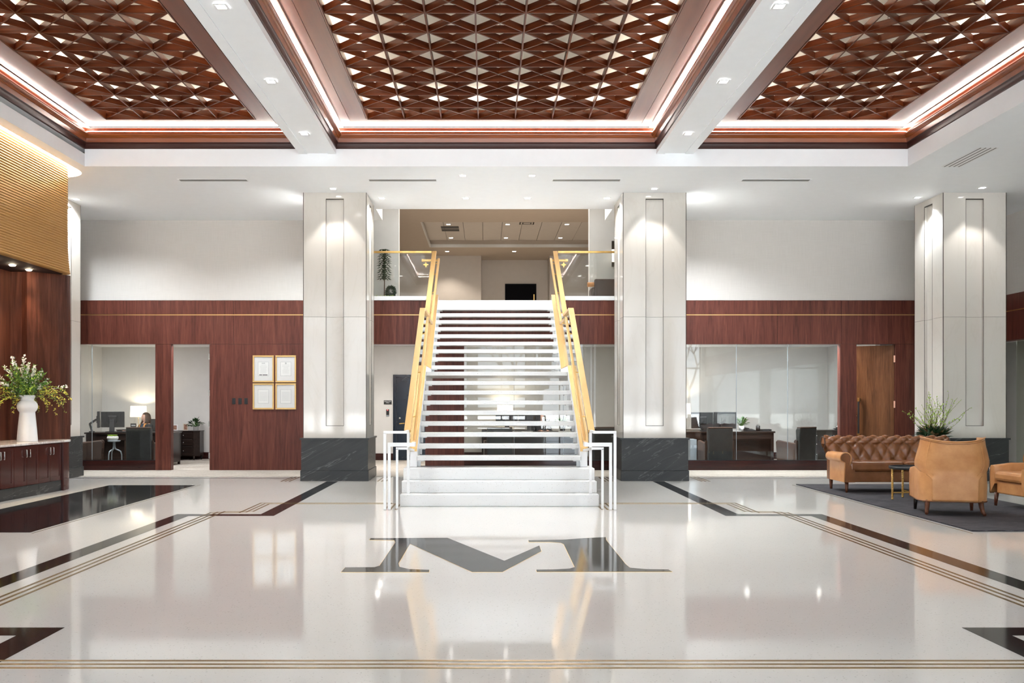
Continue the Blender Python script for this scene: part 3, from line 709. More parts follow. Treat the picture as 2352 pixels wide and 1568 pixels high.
for k in (0, 1): 
    MB().box(-.27, .27, -.42+k*.46, -.05+k*.46, 0, .004).build('grille', 'dark_slot', g)
g = thing('ceiling_grille', 'pale square supply grille in the upper tray ceiling', 'air vent', ((1210-VX)*28.3/FPX, 28.3, KZ-.004))
for k in range(4): MB().box(-.22+k*.04, .22-k*.04, -.2+k*.04, .2-k*.04, -.001*k, .004).build('louvre', 'warm_paint' if k % 2 else 'bronze_trim', g)
area('added_upper_light', (1, 23, 6.4), (0,0,0), 4, 2, 85, (1,.92,.84))  # added lamps without fixtures, fill light for the upper lounge and stair head
area('added_upper_wash', (.2, 19.6, 6.8), (0,0,0), 4, 1.2, 12, (1,.95,.88))

# ================================================================ COLUMNS
def column(xc, yf, label, w=1.13, cap_front=True):
    t = thing('column', label, 'column', (xc, yf+w/2, 0), 0)
    h = w/2; c = .155; n = .05
    notch = [(-h,-h),(-c,-h),(-c,-h+n),(c,-h+n),(c,-h),(h,-h),(h,-c),(h-n,-c),(h-n,c),(h,c),(h,h),(c,h),(c,h-n),(-c,h-n),(-c,h),(-h,h),(-h,c),(-h+n,c),(-h+n,-c),(-h,-c)]
    sq = rect(-h, h, -h, h)
    m = MB().prism(notch, .988, 2.926); m.prism(sq, .76, .988); m.build('marble_panel', 'marble', t)
    m = MB().prism(notch, 2.930, 5.034); m.prism(sq, 5.034, ZS-.001); m.build('marble_panel', 'marble', t)
    tr = MB(); q = .006
    for s in range(4):
        f = MB(); e = h+.0015
        f.box(-c-q, -c, -e, -h+.004, .988, 5.034).box(c, c+q, -e, -h+.004, .988, 5.034).box(-c-q, c+q, -e, -h+.02, 5.026, 5.04).box(-c-q, c+q, -e, -h+.004, .980, .987)
        f.box(-h-.002, -h+.008, -h-.002, -h+.008, .765, ZS-.001)
        f.xform(Matrix.Rotation(s*PI/2, 4, 'Z')); tr.add(f.v, f.f)
    tr.build('bronze_edge', 'bronze_trim', t)
    MB().box(-.595, .595, -.595, .595, .187, .735).build('stone_base', 'slate', t)
    MB().box(-.617, .617, -.617, .617, .735, .765).build('base_cap', 'slate', t)
    MB().box(-.61, .61, -.61, .61, .0, .185).build('plinth', 'slate', t, bev=.004)
    return t
column(-2.70, YC, 'marble clad column beside the gold framed certificates')
column(3.015, YC, 'marble clad column between the stair and the wide office window')
column(8.735, YC, 'marble clad column behind the leather armchairs')
column(-8.29, YC, 'marble clad column behind the gold ribbed canopy')

# ================================================================ STAIRCASE
SX = .183; RS = .159; GO = .264; Y1 = 12.83; Y12 = Y1+11*GO; Y13 = 17.2
def ny(n): return Y1+(n-1)*GO if n <= 12 else Y13+(n-13)*GO
st = thing('staircase', 'white terrazzo open-riser staircase with gold rails rising to the upper floor', 'staircase', (SX, Y1, 0))
def sp(mb, name, mat, par=st, **k): return mb.build(name, mat, par, world=True, **k)
HW = 1.17
for n in (1, 2, 3): sp(MB().box(SX-1.34, SX+1.34, ny(n), 14.0-.02*n, (n-1)*RS+.001, n*RS), 'step', 'stair_terrazzo', bev=.006)
for n in list(range(4, 12))+list(range(13, 22)):
    y = ny(n); tr = sp(MB().box(SX-HW, SX+HW, y, y+.295, n*RS-.065, n*RS), 'tread', 'stair_terrazzo', bev=.005)
    for s in (-1, 1):       # steel seat under the tread end
        a, b = sorted((SX+s*HW, SX+s*(HW-.10)))
        sp(MB().box(a, b, y+.03, y+.25, n*RS-.078, n*RS-.066), 'tread_bracket', 'white_paint', tr)
        a, b = sorted((SX+s*HW, SX+s*(HW-.05)))
        sp(MB().box(a, b, y+.10, y+.112, n*RS-.155, n*RS-.078), 'tread_bracket', 'white_paint', tr)
sp(MB().box(SX-HW-.0, SX+HW+.0, Y12, Y13+.3, 12*RS-.065, 12*RS), 'landing', 'stair_terrazzo', bev=.005)
sp(MB().box(SX-HW, SX+HW, ny(22), ny(22)+.05, 21*RS, 22*RS), 'top_riser', 'stair_terrazzo')
EOFY = ny(22)
# stringers with gold caps
for s in (-1, 1):
    a, b = sorted((SX+s*HW, SX+s*(HW+.10)))
    SL = RS/GO
    zt = lambda y: .557+SL*(y-13.358)
    ztu = lambda y: 2.05+.63*(y-17.2)
    yl = 13.358+(2.0-.557)/SL
    low = [(13.66, .48), (13.66, zt(13.66)), (yl, 2.0), (17.12, 2.0), (YW+.03, ztu(YW+.03)), (YW+.03, ztu(YW+.03)-.50), (17.45, 1.72), (15.6, 1.72), (14.05, .48)]
    sp(MB().prism([(y, z) for y, z in low], a, b, 'x'), 'stringer', 'white_paint')
    cap = MB(); wc = SX+s*(HW+.05)
    for p, q in (((13.655, zt(13.66)), (yl, 2.0)), ((yl, 2.0), (17.12, 2.0)), ((17.12, 2.0), (YW+.03, ztu(YW+.03)))):
        cap.bar((wc, p[0], p[1]+.006), (wc, q[0], q[1]+.006), .105, .012)
    cap.bar((wc, 13.653, .70), (wc, 13.653, zt(13.66)+.01), .105, .006, up=(0,1,0))
    sp(cap, 'stringer_cap', 'satin_gold')
    # glass guard and gold cap rail
    gx = SX+s*1.245
    CR = [(12.9, 1.01), (16.0, 2.965), (17.15, 2.965), (YW, 4.50)]
    gp = MB()
    gp.prism([(13.3, zt(13.66)-.1), (13.3, 1.25), (16.0, 2.95), (16.0, 2.02), (yl, 2.02), (13.66, zt(13.66)+.02)], gx-.006, gx+.006, 'x')
    sp(gp, 'glass_panel', 'glass')
    sp(MB().prism([(16.02, 2.02), (16.02, 2.95), (17.1, 2.95), (17.1, 2.02)], gx-.006, gx+.006, 'x'), 'glass_panel', 'glass')
    sp(MB().prism([(17.12, 2.03), (17.12, 2.95), (YW, 4.48), (YW, ztu(YW)+.02)], gx-.006, gx+.006, 'x'), 'glass_panel', 'glass')
    cr = MB()
    for p, q in zip(CR, CR[1:]): cr.bar((gx, p[0], p[1]), (gx, q[0], q[1]), .088, .045)
    sp(cr, 'cap_rail', 'satin_gold', bev=.004)
    hx = SX+s*1.15; hr = MB(); HR = [(12.62, .845), (12.9, .86), (15.85, 2.80), (16.9, 2.80), (YW-.05, 4.345)]
    for p, q in zip(HR, HR[1:]): hr.bar((hx, p[0], p[1]), (hx, q[0], q[1]), .042, .05)
    ho = sp(hr, 'handrail', 'satin_gold', bev=.004)
    for y in (13.5, 14.5, 15.5, 16.4, 17.4, 18.2, 19.0, 19.5):
        z = (.86+(y-12.9)*.6576) if y < 15.85 else 2.80 if y < 16.9 else 2.80+(y-16.9)*.5741
        sp(MB().tube([(hx-s*.01, y, z-.03), (hx+s*.05, y, z-.055), (gx, y, z-.055)], .009, 6).lathe([(.02,-.0),(.02,.012)], (gx, y, z-.06), 8), 'rail_bracket', 'brass', ho)
    # top return with star plate
    sp(MB().bar((hx, YW-.07, 4.315), (SX+s*1.47, YW-.07, 4.315), .035, .04).cbox((SX+s*1.475, YW-.07, 4.315), (.05,.05,.05)), 'rail_return', 'satin_gold', ho)
    c = (SX+s*1.415, 4.225); star = []
    for k in range(8):
        r = .065 if k % 2 == 0 else .026; star.append((c[0]+r*math.cos(k*PI/4), c[1]+r*math.sin(k*PI/4)))
    sp(MB().prism(star, YW-.085, YW-.07, 'y'), 'star_plate', 'brass')
    # nested white end frames
    W_ = .034; f = MB()
    x1, xo = SX+s*1.235, SX+s*1.50
    f.bar((x1, 12.92, .16), (x1, 12.92, 1.03), W_, W_, (0,1,0)).bar((x1, 12.95, 1.012), (x1, 12.43, 1.012), W_, W_).bar((x1-s*W_/2, 12.43, 1.012), (xo+s*W_/2, 12.43, 1.012), W_, W_).bar((xo, 12.43, 0.003), (xo, 12.43, 1.0), W_, W_, (0,1,0))
    sp(f, 'end_frame', 'white_paint')
    f = MB(); xo = SX+s*1.445; xi = SX+s*1.13
    f.bar((xi, 12.62, .85), (xi, 12.45, .85), .045, .05).bar((xi-s*.022, 12.45, .85), (xo+s*.018, 12.45, .85), .04, .05).bar((xo, 12.45, .003), (xo, 12.45, .84), .036, .036, (0,1,0))
    sp(f, 'end_frame', 'white_paint')
    f = MB(); xo = SX+s*1.352; xi = SX+s*1.22
    f.bar((xi, 13.66, .715), (xi, 12.55, .795), .03, .03).bar((xi-s*.015, 12.55, .795), (xo+s*.015, 12.55, .795), .03, .03).bar((xo, 12.55, .003), (xo, 12.55, .79), .03, .03, (0,1,0))
    sp(f, 'end_frame', 'white_paint')
# balcony rails
for x0, x1, lab in ((-2.4, SX-1.30, 'glass balcony rail with brass top in front of the tall potted plant'), (SX+1.30, 2.75, 'glass balcony rail with brass top in front of the dark upstairs armchair')):
    t = thing('balcony_railing', lab, 'railing', (x0, YW-.02, 3.59))
    MB().box(0, x1-x0, -.02, .03, .885, .925).build('top_rail', 'brass', t, bev=.003)
    MB().box(0, x1-x0, -.006, .006, 0, .884).build('glass_panel', 'glass', t)

# ================================================================ CANOPY, FEATURE WALL, COUNTER
cn = thing('ribbed_canopy', 'tall gold horizontally ribbed canopy over the wood feature wall', 'canopy', (-7.6, 12.2, 3.49))
prof = []
nrib = 46; zb, ztp = 3.52, 5.32; pitch = (ztp-zb)/nrib
for i in range(nrib):
    for k, (o, q) in enumerate(((0,0),(.016,.18),(.021,.45),(.016,.74))): 
        z = zb+(i+q)*pitch; fl_ = .03*max(0, 1-(z-zb)/.5)**2
        prof.append((o+fl_, z))
m = MB(); rings = []
P0 = shell_path(0); P1 = shell_path(.1)
dirs = [((b[0]-a[0])/.1, (b[1]-a[1])/.1) for a, b in zip(P0, P1)]
nP = len(P0)
vs = [(P0[j][0]+dirs[j][0]*o, P0[j][1]+dirs[j][1]*o, z) for o, z in prof for j in range(nP)]
fs = [(i*nP+j, i*nP+j+1, (i+1)*nP+j+1, (i+1)*nP+j) for i in range(len(prof)-1) for j in range(nP-1)]
m.add(vs, fs, True); m.build('ribbed_shell', 'gold_ribs', cn, world=True)
m = MB(); lp = [(.0,3.52),(.045,3.52),(.055,3.505),(.05,3.492),(.0,3.488),(-.06,3.488)]
vs = [(P0[j][0]+dirs[j][0]*o, P0[j][1]+dirs[j][1]*o, z) for o, z in lp for j in range(nP)]
m.add(vs, [(i*nP+j, i*nP+j+1, (i+1)*nP+j+1, (i+1)*nP+j) for i in range(len(lp)-1) for j in range(nP-1)], True); m.build('bottom_lip', 'gold_ribs', cn, world=True)
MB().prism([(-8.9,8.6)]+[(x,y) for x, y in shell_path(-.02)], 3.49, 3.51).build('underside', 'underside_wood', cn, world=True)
# light slot above the canopy
pa, pb = shell_path(.03), shell_path(.20)
cl_ = thing('cove_light', 'bright white light slot around the top of the gold canopy', 'light strip', (-6.7, 12.2, 5.2))
m = MB(); vs = [(x,y,5.22) for x, y in pa]+[(x,y,5.22) for x, y in pb]
m.add(vs, [(j, j+1, nP+j+1, nP+j) for j in range(nP-1)]); m.build('led_strip', 'led_warm', cl_, world=True)
for k in range(4):
    y = 15.0-k*.52
    downlight(0, 3.49, 'small round canopy downlight, '+['nearest the rounded canopy end','second from the rounded canopy end','third from the rounded canopy end','fourth from the rounded canopy end'][k], 20, 75, xy=(-7.19, y), size=.085, lens='lens_warm', col=(1,.72,.42), group='canopy downlights', round_=True, rw=.012, blend=.8)
fw_ = struct('wall_feature', label='dark polished wood wall under the gold canopy')
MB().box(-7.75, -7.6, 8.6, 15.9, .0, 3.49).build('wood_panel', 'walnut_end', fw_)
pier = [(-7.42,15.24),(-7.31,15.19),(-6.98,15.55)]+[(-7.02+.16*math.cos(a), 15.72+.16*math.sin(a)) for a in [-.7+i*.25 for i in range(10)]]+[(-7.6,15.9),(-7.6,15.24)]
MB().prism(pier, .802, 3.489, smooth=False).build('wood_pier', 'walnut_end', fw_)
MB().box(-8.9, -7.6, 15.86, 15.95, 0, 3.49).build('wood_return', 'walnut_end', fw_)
# counter: cabinets along a slightly turned line
CA = math.atan2(.076, 1.765)            # turn of the run
cab_o = Vector((-6.747, 15.155, 0))
def cabinet(i, label):
    d = .70; t = thing('counter_cabinet', label, 'cabinet', (0,0,0), 0, 'wood cabinets under the marble counter')
    p = cab_o+Matrix.Rotation(-CA,3,'Z') @ Vector((0, -i*d, 0)); t.location = p; t.rotation_euler = (0,0,-CA)
    MB().box(-.62, -.02, -d+.002, -.002, .0, .76).build('body', 'cabinet_wood', t)
    MB().box(-.60, -.004, -d+.002, -.002, .0, .168).build('slate_kick', 'slate', t)
    for k in (0, 1):
        y1 = -k*d/2-.003; y0 = y1-d/2+.006
        dr = MB().box(-.02, -.006, y0+.06, y1-.06, .24, .70)
        dr.box(-.02, 0, y0, y1, .175, .24).box(-.02, 0, y0, y1, .70, .755).box(-.02, 0, y0, y0+.06, .24, .70).box(-.02, 0, y1-.06, y1, .24, .70)
        do = dr.build('door', 'cabinet_wood', t)
        yh = (y0+.045) if k == 0 else (y1-.045)
        MB().tube([(-.002,yh,.70),(.03,yh,.70),(.032,yh,.60),(.032,yh,.595),(-.002,yh,.595)], .006, 6).build('pull', 'steel', do)
for i in range(6):
    cabinet(i, ['wood cabinet at the rounded end of the counter', 'wood cabinet second from the rounded counter end', 'wood cabinet third from the rounded counter end', 'wood cabinet fourth from the rounded counter end', 'wood cabinet fifth from the rounded counter end', 'wood cabinet sixth from the rounded counter end'][i])
ce = thing('counter_end', 'rounded dark wood end post of the counter', 'cabinet', (-7.0, 15.4, 0))
MB().box(-6.80, -6.715, 15.165, 15.235, 0, .765).build('post', 'cabinet_wood', ce, world=True)
cpts = [(-7.3,15.2),(-6.74,15.236)]+[(-7.04+.3*math.cos(a), 15.36+.3*math.sin(a)) for a in [i*PI/2/10 for i in range(11)]]+[(-7.3,15.66)]
MB().prism(cpts, 0, .765).build('curved_panel', 'cabinet_wood', ce, world=True)
MB().prism([(x+(.004 if x > -7.2 else 0), y+.002) for x, y in cpts], .17, .175).build('joint', 'dark_slot', ce, world=True)
far = cab_o+Matrix.Rotation(-CA,3,'Z') @ Vector((.02,-4.2,0))
top = [(-7.59, far.y), (far.x, far.y), (-6.725, 15.15)]+[(-7.04+.325*math.cos(a), 15.36+.325*math.sin(a)) for a in [i*PI/2/10 for i in range(11)]]+[(-7.59,15.685)]
ct = MB().prism(top, .768, .800).build('countertop', 'counter_marble', bev=.004); tag(ct, 'pale veined marble top of the wood counter', 'countertop')

# vase with blossoming branches
VXY = (-7.07, 14.70)
vz = MB().lathe([(.0,0),(.148,0),(.150,.01),(.135,.2),(.113,.43),(.112,.452),(.13,.475),(.148,.515),(.150,.55),(.140,.585),(.115,.615),(.092,.635),(.100,.66),(.124,.712),(.118,.712),(.085,.64),(.0,.60)], n=40).build('vase', 'white_ceramic')
vz.location = (VXY[0], VXY[1], .801); tag(vz, 'tall white vase with a round bulge under its flared rim', 'vase')
def bouquet(root, base, n, spread, hmin, hmax, rnd, specs, droop=.5, bend=.3, rad=.004, twig='twig', xmin=None, avoid=None):
    tw = MB(); packs = {k: MB() for k in specs}
    for i in range(n):
        az = rnd.uniform(0, 2*PI); el = rnd.uniform(*spread); L = rnd.uniform(hmin, hmax)
        while avoid and abs((az-avoid[0]+PI) % (2*PI)-PI) < avoid[1]: az = rnd.uniform(0, 2*PI)
        p = Vector(base)+Vector((rnd.uniform(-.04,.04), rnd.uniform(-.04,.04), 0)); d = Vector((math.cos(az)*math.sin(el), math.sin(az)*math.sin(el), math.cos(el)))
        pts = [p.copy()]; S = 9
        for k in range(S):
            d = (d+Vector((rnd.uniform(-1,1)*bend*.35, rnd.uniform(-1,1)*bend*.35, -droop*(k/S)*math.sin(el)*.6))).normalized(); p = p+d*L/S; pts.append(p.copy())
        tw.tube(pts, rad, 4, rad*.4, cap=False)
        for mat, (per, l0, l1, wr, start, prob) in specs.items():
            if rnd.random() > prob: continue
            for k in range(1, S+1):
                if k/S < start: continue
                for q in range(per):
                    a = rnd.random(); b = pts[k-1].lerp(pts[k], a); dr = (pts[k]-pts[k-1]).normalized()
                    sd = Vector((rnd.uniform(-1,1), rnd.uniform(-1,1), rnd.uniform(-.5,1))).normalized(); dd = (dr*.5+sd).normalized(); L2 = rnd.uniform(l0, l1)
                    packs[mat].leaf(b, dd, (rnd.uniform(-1,1), rnd.uniform(-1,1), 1), L2, L2*wr)
    if xmin is not None:
        for q in [tw]+list(packs.values()): q.v = [(x if x > xmin else xmin+(x-xmin)*.08, min(y, .45+(y-.45)*.05) if x < .35 else y, z) for x, y, z in q.v]
    tw.build('branches', twig, root, kind='stuff')
    for mat, pk in packs.items():
        if pk.f: pk.build('leaves' if mat.startswith('leaf') else 'blossoms', mat, root, kind='stuff')
fa = thing('flower_arrangement', 'loose bouquet of white and yellow blossoming branches in the white vase', 'flowers', (VXY[0], VXY[1], 1.44))
rn = random.Random(3)
bouquet(fa, (0,0,.0), 44, (.05,1.05), .34, .56, rn, {'leaf_mid': (7,.035,.065,.4,.1,.95), 'leaf_lime': (5,.03,.055,.45,.2,.8), 'petal_white': (3,.03,.05,.9,.6,.4)}, .25, xmin=-.46)
bouquet(fa, (0,0,.0), 30, (.8,1.45), .45, .72, rn, {'leaf_lime': (4,.025,.045,.45,.2,.8), 'petal_yellow': (4,.022,.04,.8,.4,.95), 'leaf_mid': (3,.03,.05,.35,.1,.7)}, .9, xmin=-.46, avoid=(-1.12,.95))
bouquet(fa, (0,0,.0), 13, (.05,1.1), .5, .74, rn, {'petal_white': (6,.035,.055,.9,.72,1), 'leaf_lime': (2,.025,.045,.5,.4,1), 'leaf_mid': (4,.03,.055,.35,.0,1)}, .15, xmin=-.46)

# ================================================================ SEATING GROUP
rug = MB().box(5.27, 7.28, 10.34, 16.2, .0, .012).build('rug', 'rug'); tag(rug, 'dark charcoal woven rug under the tan leather seating', 'rug')
rug.location.z = .003
ZR = .0155
def tufted(u, w):      # diamond quilting, u and w in cells
    return math.sqrt(abs(math.sin(PI*(u+w)/1.0)*math.sin(PI*(u-w)/1.0)))
def sofa():
    t = thing('chesterfield_sofa', 'brown leather sofa with deep button tufted back and rolled arms', 'sofa', (6.42, 15.05, ZR), 0)
    Wd, AR = 2.02, .17; xi = Wd/2-AR
    # back: profile in (y, z), front is -y
    prof = [(.10,.42),(.12,.50),(.145,.58),(.17,.66),(.19,.72)]+[(.29+.10*math.cos(a), .735+.105*math.sin(a)) for a in [PI-.15-i*.35 for i in range(10)]]+[(.37,.60),(.36,.40),(.35,.16)]
    def pf(s):
        k = s*(len(prof)-1); i = min(int(k), len(prof)-2); f = k-i; a, b = prof[i], prof[i+1]; return (a[0]+(b[0]-a[0])*f, a[1]+(b[1]-a[1])*f)
    def surf(u, s):
        y, z = pf(s); wz = .90+.09*min(1, max(0, (z-.5)/.2)); x = (-1+2*u)*wz; y2, z2 = pf(min(1,s+.01)); y1_, z1_ = pf(max(0,s-.01)); ty, tz = y2-y1_, z2-z1_; ln = math.hypot(ty,tz) or 1
        n = (-tz/ln, ty/ln); h = 0
        if s < .62: h = .045*tufted(x/.19, s*4.2+.25)*min(1, (.62-s)/.08)-.02
        return (x, y+n[0]*h, z+n[1]*h)
    MB().grid(surf, 150, 60).build('tufted_back', 'sofa_leather', t)
    for s in (-1, 1):
        MB().prism([(y, z) for y, z in prof if z > .66], s*.985-.008, s*.985+.004, 'x').build('back_end', 'sofa_leather', t); MB().prism([(.11,.16),(.11,.44),(.2,.70),(.36,.70),(.35,.16)], s*.90-.01, s*.90+.006, 'x').build('back_side', 'sofa_leather', t)
        ring = [(s*(Wd/2-.008), .29+.10*math.cos(a), .735+.105*math.sin(a)) for a in [i*.3 for i in range(15)]]
        MB().tube(ring, .007, 6).build('piping', 'brown_leather', t)
    bt = MB()
    for r in range(3):
        for i in range(-6, 7):
            u = i+(.5 if r % 2 else 0); x = u*.19
            if abs(x) > xi+.05: continue
            s = (.5*r+.25)/4.2+.06
            y, z = pf(s); bt.ball((x, y-.006, z), .011, 8, 6, (1,.6,1))
    bt.build('buttons', 'brown_leather', t, kind='stuff')
    # arms: rolled, run from back to front
    for s in (-1, 1):
        ap = [(0,.16),(0,.30),(.0,.46)]+[(-.045+.075*math.cos(a)*1.0, .53+.085*math.sin(a)) for a in [-.6+i*.38 for i in range(10)]]+[(-.06,.44),(-.10,.40),(-.10,.16)]
        ap = [(.10,.16),(.10,.46)]+[(.085+.085*math.cos(a), .535+.08*math.sin(a)) for a in [-.55+i*.4 for i in range(11)]]+[(.02,.42),(-.06,.40),(-.06,.16)]
        fnp = lambda q: (s*(xi-.02+q[0]), q[1])
        MB().grid(lambda u, w: (lambda a, b, f: (s*(xi-.02+a[0]+(b[0]-a[0])*f), -.42+u*.62, a[1]+(b[1]-a[1])*f))(ap[min(int(w*(len(ap)-1)), len(ap)-2)], ap[min(int(w*(len(ap)-1)), len(ap)-2)+1], w*(len(ap)-1)-min(int(w*(len(ap)-1)), len(ap)-2)), 10, len(ap)*2-1).build('arm', 'tan_leather' if s < 0 else 'sofa_leather', t)  # the left arm's side light is put into its lighter leather colour
        MB().prism([(s*(xi-.02+a), b) for a, b in ap], -.435, -.42, 'y').build('arm_front', 'sofa_leather', t)
        MB().tube([(s*(xi-.02+a), -.438, b) for a, b in ap[:-2]], .009, 6).build('piping', 'tan_leather', t)
    MB().box(-xi, xi, -.40, .34, .16, .33).build('seat_base', 'sofa_leather', t, bev=.015)
    for s in (-1, 1):
        a, b = sorted((s*.004, s*(xi-.005)))
        MB().box(a, b, -.44, .14, .33, .475).build('seat_cushion', 'sofa_leather', t, bev=.035)
    for sx in (-1, 1):
        for sy, l in ((-.38,0), (.28,1)):
            MB().lathe([(.018,0),(.022,.04),(.032,.16)], (sx*(xi+.03), sy, 0), 10).build('leg', 'leg_wood', t)
    return t
sofa()
def armchair(name, label, loc, rz):
    t = thing(name, label, 'armchair', loc, rz, 'tan leather armchairs on the rug')
    # facing +y, back at -y.  lower tub (arms and back in one horseshoe), wings above
    def tub(inset):
        h = .395-inset; yb = -.41+inset; r = .23-inset*.5
        L = [(-h, .36), (-h, .1), (-h, yb+r)]+[(-h+r-r*math.cos(a), yb+r-r*math.sin(a)) for a in [PI/2*i/8 for i in range(1, 9)]]
        mid = [(-.1, yb), (0, yb), (.1, yb)]
        return L+mid+[(-x, y) for x, y in reversed(L)]
    po, pi_ = tub(0), tub(.10); n = len(po)
    def ztop(p): return .575-.03*max(0, p[1]-.1)/.26 if p[1] > -.25 else .60
    m = MB(); rows = []
    def ring(P, f): return [(x*(1+k*.0), y, z) for (x, y), z, k in ((p, f(p), 0) for p in P)]
    seq = [ring(po, lambda p: .175), ring([(x*1.012, y*1.012) for x, y in po], lambda p: .34), ring(po, lambda p: ztop(p)-.03), ring([(x*.98, y*.98) for x, y in po], lambda p: ztop(p)-.005), ring(tub(.05), ztop), ring(pi_, lambda p: ztop(p)-.02), ring(pi_, lambda p: .30)]
    for rw in seq: m.v += rw
    for j in range(len(seq)-1):
        for i in range(n-1): m.f.append((j*n+i, j*n+i+1, (j+1)*n+i+1, (j+1)*n+i)); m.sm.append(True)
    for e in (0, n-1): m.f.append(tuple(j*n+e for j in range(len(seq)))); m.sm.append(False)
    m.build('tub', 'tan_leather', t)
    MB().tube([(x*1.004, y*1.004, .172) for x, y in po], .008, 6).build('piping', 'sofa_leather', t)
    MB().tube([(x*1.004, y*1.004, .172) for x, y in po[:1]]+[(po[0][0], po[0][1]+.003, ztop(po[0])-.03)], .006, 6).tube([(po[-1][0], po[-1][1]+.003, .172), (po[-1][0], po[-1][1]+.003, ztop(po[-1])-.03)], .006, 6).build('piping', 'sofa_leather', t)
    HWP = [(.17,.262),(.45,.268),(.48,.30),(.52,.365),(.56,.405),(.60,.425),(.66,.428),(.75,.408),(.85,.382),(.93,.368),(1.0,.366)]
    def hw(z):
        for (a, b), (c, d) in zip(HWP, HWP[1:]):
            if z <= c: return b+(d-b)*(z-a)/(c-a)
        return HWP[-1][1]
    def back(u, w, off):
        x = -1+2*u; zt = .90+.052*abs(x)**2.2; z = .178+w*(zt-.178); k = min(1, max(0, (z-.46)/.12))
        yb = -.424-.055*max(0, (z-.55)/.4); fwd = (abs(x)**5)*(.012+.23*k)
        return (x*(hw(z)-off*.6*abs(x)**3), yb+fwd+off, z)
    nu, nv = 33, 34
    m = MB().grid(lambda u, w: back(u, w, 0), nu, nv); o1 = len(m.v); m.grid(lambda u, w: back(u, w, .12), nu, nv)
    for j in (0, nv-1):
        for i in range(nu-1): m.f.append((j*nu+i, j*nu+i+1, o1+j*nu+i+1, o1+j*nu+i)); m.sm.append(True)
    for j in range(nv-1):
        for e in (0, nu-1): m.f.append((j*nu+e, (j+1)*nu+e, o1+(j+1)*nu+e, o1+j*nu+e)); m.sm.append(True)
    m.build('wing_back', 'tan_leather', t)
    MB().tube([(lambda p: (p[0], p[1]-.003, p[2]+.004))(back(i/32, 1, 0)) for i in range(33)], .009, 6).build('piping', 'tan_leather', t)
    MB().tube([(lambda p: (p[0], p[1]-.003, p[2]-.022))(back(i/32, 1, 0)) for i in range(33)], .003, 5).build('stitching', 'sofa_leather', t)
    for e in (.12, .88): MB().tube([(lambda p: (p[0], p[1]-.001, p[2]))(back(e, .42+.58*j/12, 0)) for j in range(13)], .0045, 5).build('back_seam', 'tan_leather', t)
    MB().box(-.30, .30, -.34, .33, .17, .34).build('seat_base', 'tan_leather', t, bev=.02)
    MB().box(-.295, .295, -.30, .37, .34, .47).build('seat_cushion', 'tan_leather', t, bev=.04)
    for s in (-1, 1):
        pts = [(s*.30,-.33,.18),(s*.305,-.34,.11),(s*.315,-.375,.05),(s*.325,-.42,.022)]
        MB().tube(pts, .034, 8, .019).build('leg', 'leg_wood', t)
        MB().tube([(s*.33,.31,.18),(s*.335,.32,.001)], .03, 8, .018).build('leg', 'leg_wood' if s > 0 else 'espresso', t)
    return t
armchair('leather_armchair', 'tan leather wing armchair turned to face the sofa', (5.83, 12.02, ZR), math.radians(-15))
armchair('leather_armchair', 'tan leather wing armchair seen from its side facing the other armchair', (7.19, 12.50, ZR), math.radians(93))
tb = thing('side_table', 'round dark side table with hammered gold legs beside the sofa', 'table', (6.10, 13.62, ZR))
MB().lathe([(.0,.435),(.31,.435),(.32,.445),(.32,.475),(.308,.475),(.305,.452),(0,.452)], n=36).build('tray_top', 'dark_metal', tb)
for k in range(4):
    a = PI+k*PI/2+.05; x, y = .30*math.cos(a), .30*math.sin(a); m = MB()
    for j in range(22): m.lathe([(.014,j*.02),(.018,j*.02+.01),(.014,j*.02+.02)], (x,y,0), 8)
    m.build('leg', 'brass', tb)
MB().bar((-.28,0,.10),(.28,0,.10),.016,.016).bar((0,-.28,.10),(0,.28,.10),.016,.016).build('stretcher', 'brass', tb)
# planter behind the sofa
pl = thing('potted_branches', 'tall planter with budding branches over dark glossy leaves beside the column', 'plant', (7.72, 16.42, 0))
MB().lathe([(0,0),(.20,0),(.21,.02),(.24,.80),(.25,.82),(.23,.82),(.20,.76),(0,.76)], n=32).build('planter', 'slate', pl)
rn = random.Random(11)
bouquet(pl, (0,0,.78), 46, (.0,.75), .5, .88, rn, {'leaf_lime': (3,.022,.042,.55,.35,1)}, -.12, .95, .004)
m, m2 = MB(), MB()
for i in range(170):
    az = rn.uniform(0,2*PI); r = rn.uniform(.02,.2); el = rn.uniform(.3,1.5); d = Vector((math.cos(az)*math.sin(el), math.sin(az)*math.sin(el), math.cos(el)))
    (m if i % 4 else m2).leaf((r*math.cos(az), r*math.sin(az), .80+.08*rn.random()), d, (0,0,1), rn.uniform(.12,.2), .085)
m.build('leaves', 'leaf_dark', pl, kind='stuff'); m2.build('leaves', 'leaf_rust', pl, kind='stuff')

# upstairs plants, armchair, sconce
t = thing('dracaena_plant', 'tall slender dark green plant behind the balcony glass', 'plant', (-2.135, 20.02, 3.5))
MB().lathe([(0,0),(.10,0),(.12,.1),(.11,.1),(0,.09)], n=18).build('pot', 'white_ceramic', t)
MB().tube([(0,0,.08),(.006,0,.4),(0,0,.7),(0,0,1.05)], .012, 8, .008).build('trunk', 'twig', t)
m = MB(); rn = random.Random(5)
for k in range(14):
    z = .46+k*.047
    for q in range(11):
        a = q*2*PI/11+k*.9; L = (.17 if k < 11 else .13)*rn.uniform(.85,1.1); ca, sa = math.cos(a), math.sin(a)
        m.leaf((0,0,z), (ca, sa, .7), (0,0,1), L*.6, .045); m.leaf((ca*L*.42, sa*L*.42, z+L*.26), (ca, sa, -.35), (0,0,1), L*.55, .04)
m.build('leaves', 'leaf_dark', t, kind='stuff')
t = thing('round_shrub', 'small round dark green shrub beside the tall upstairs plant', 'plant', (-2.0, 20.05, 3.5))
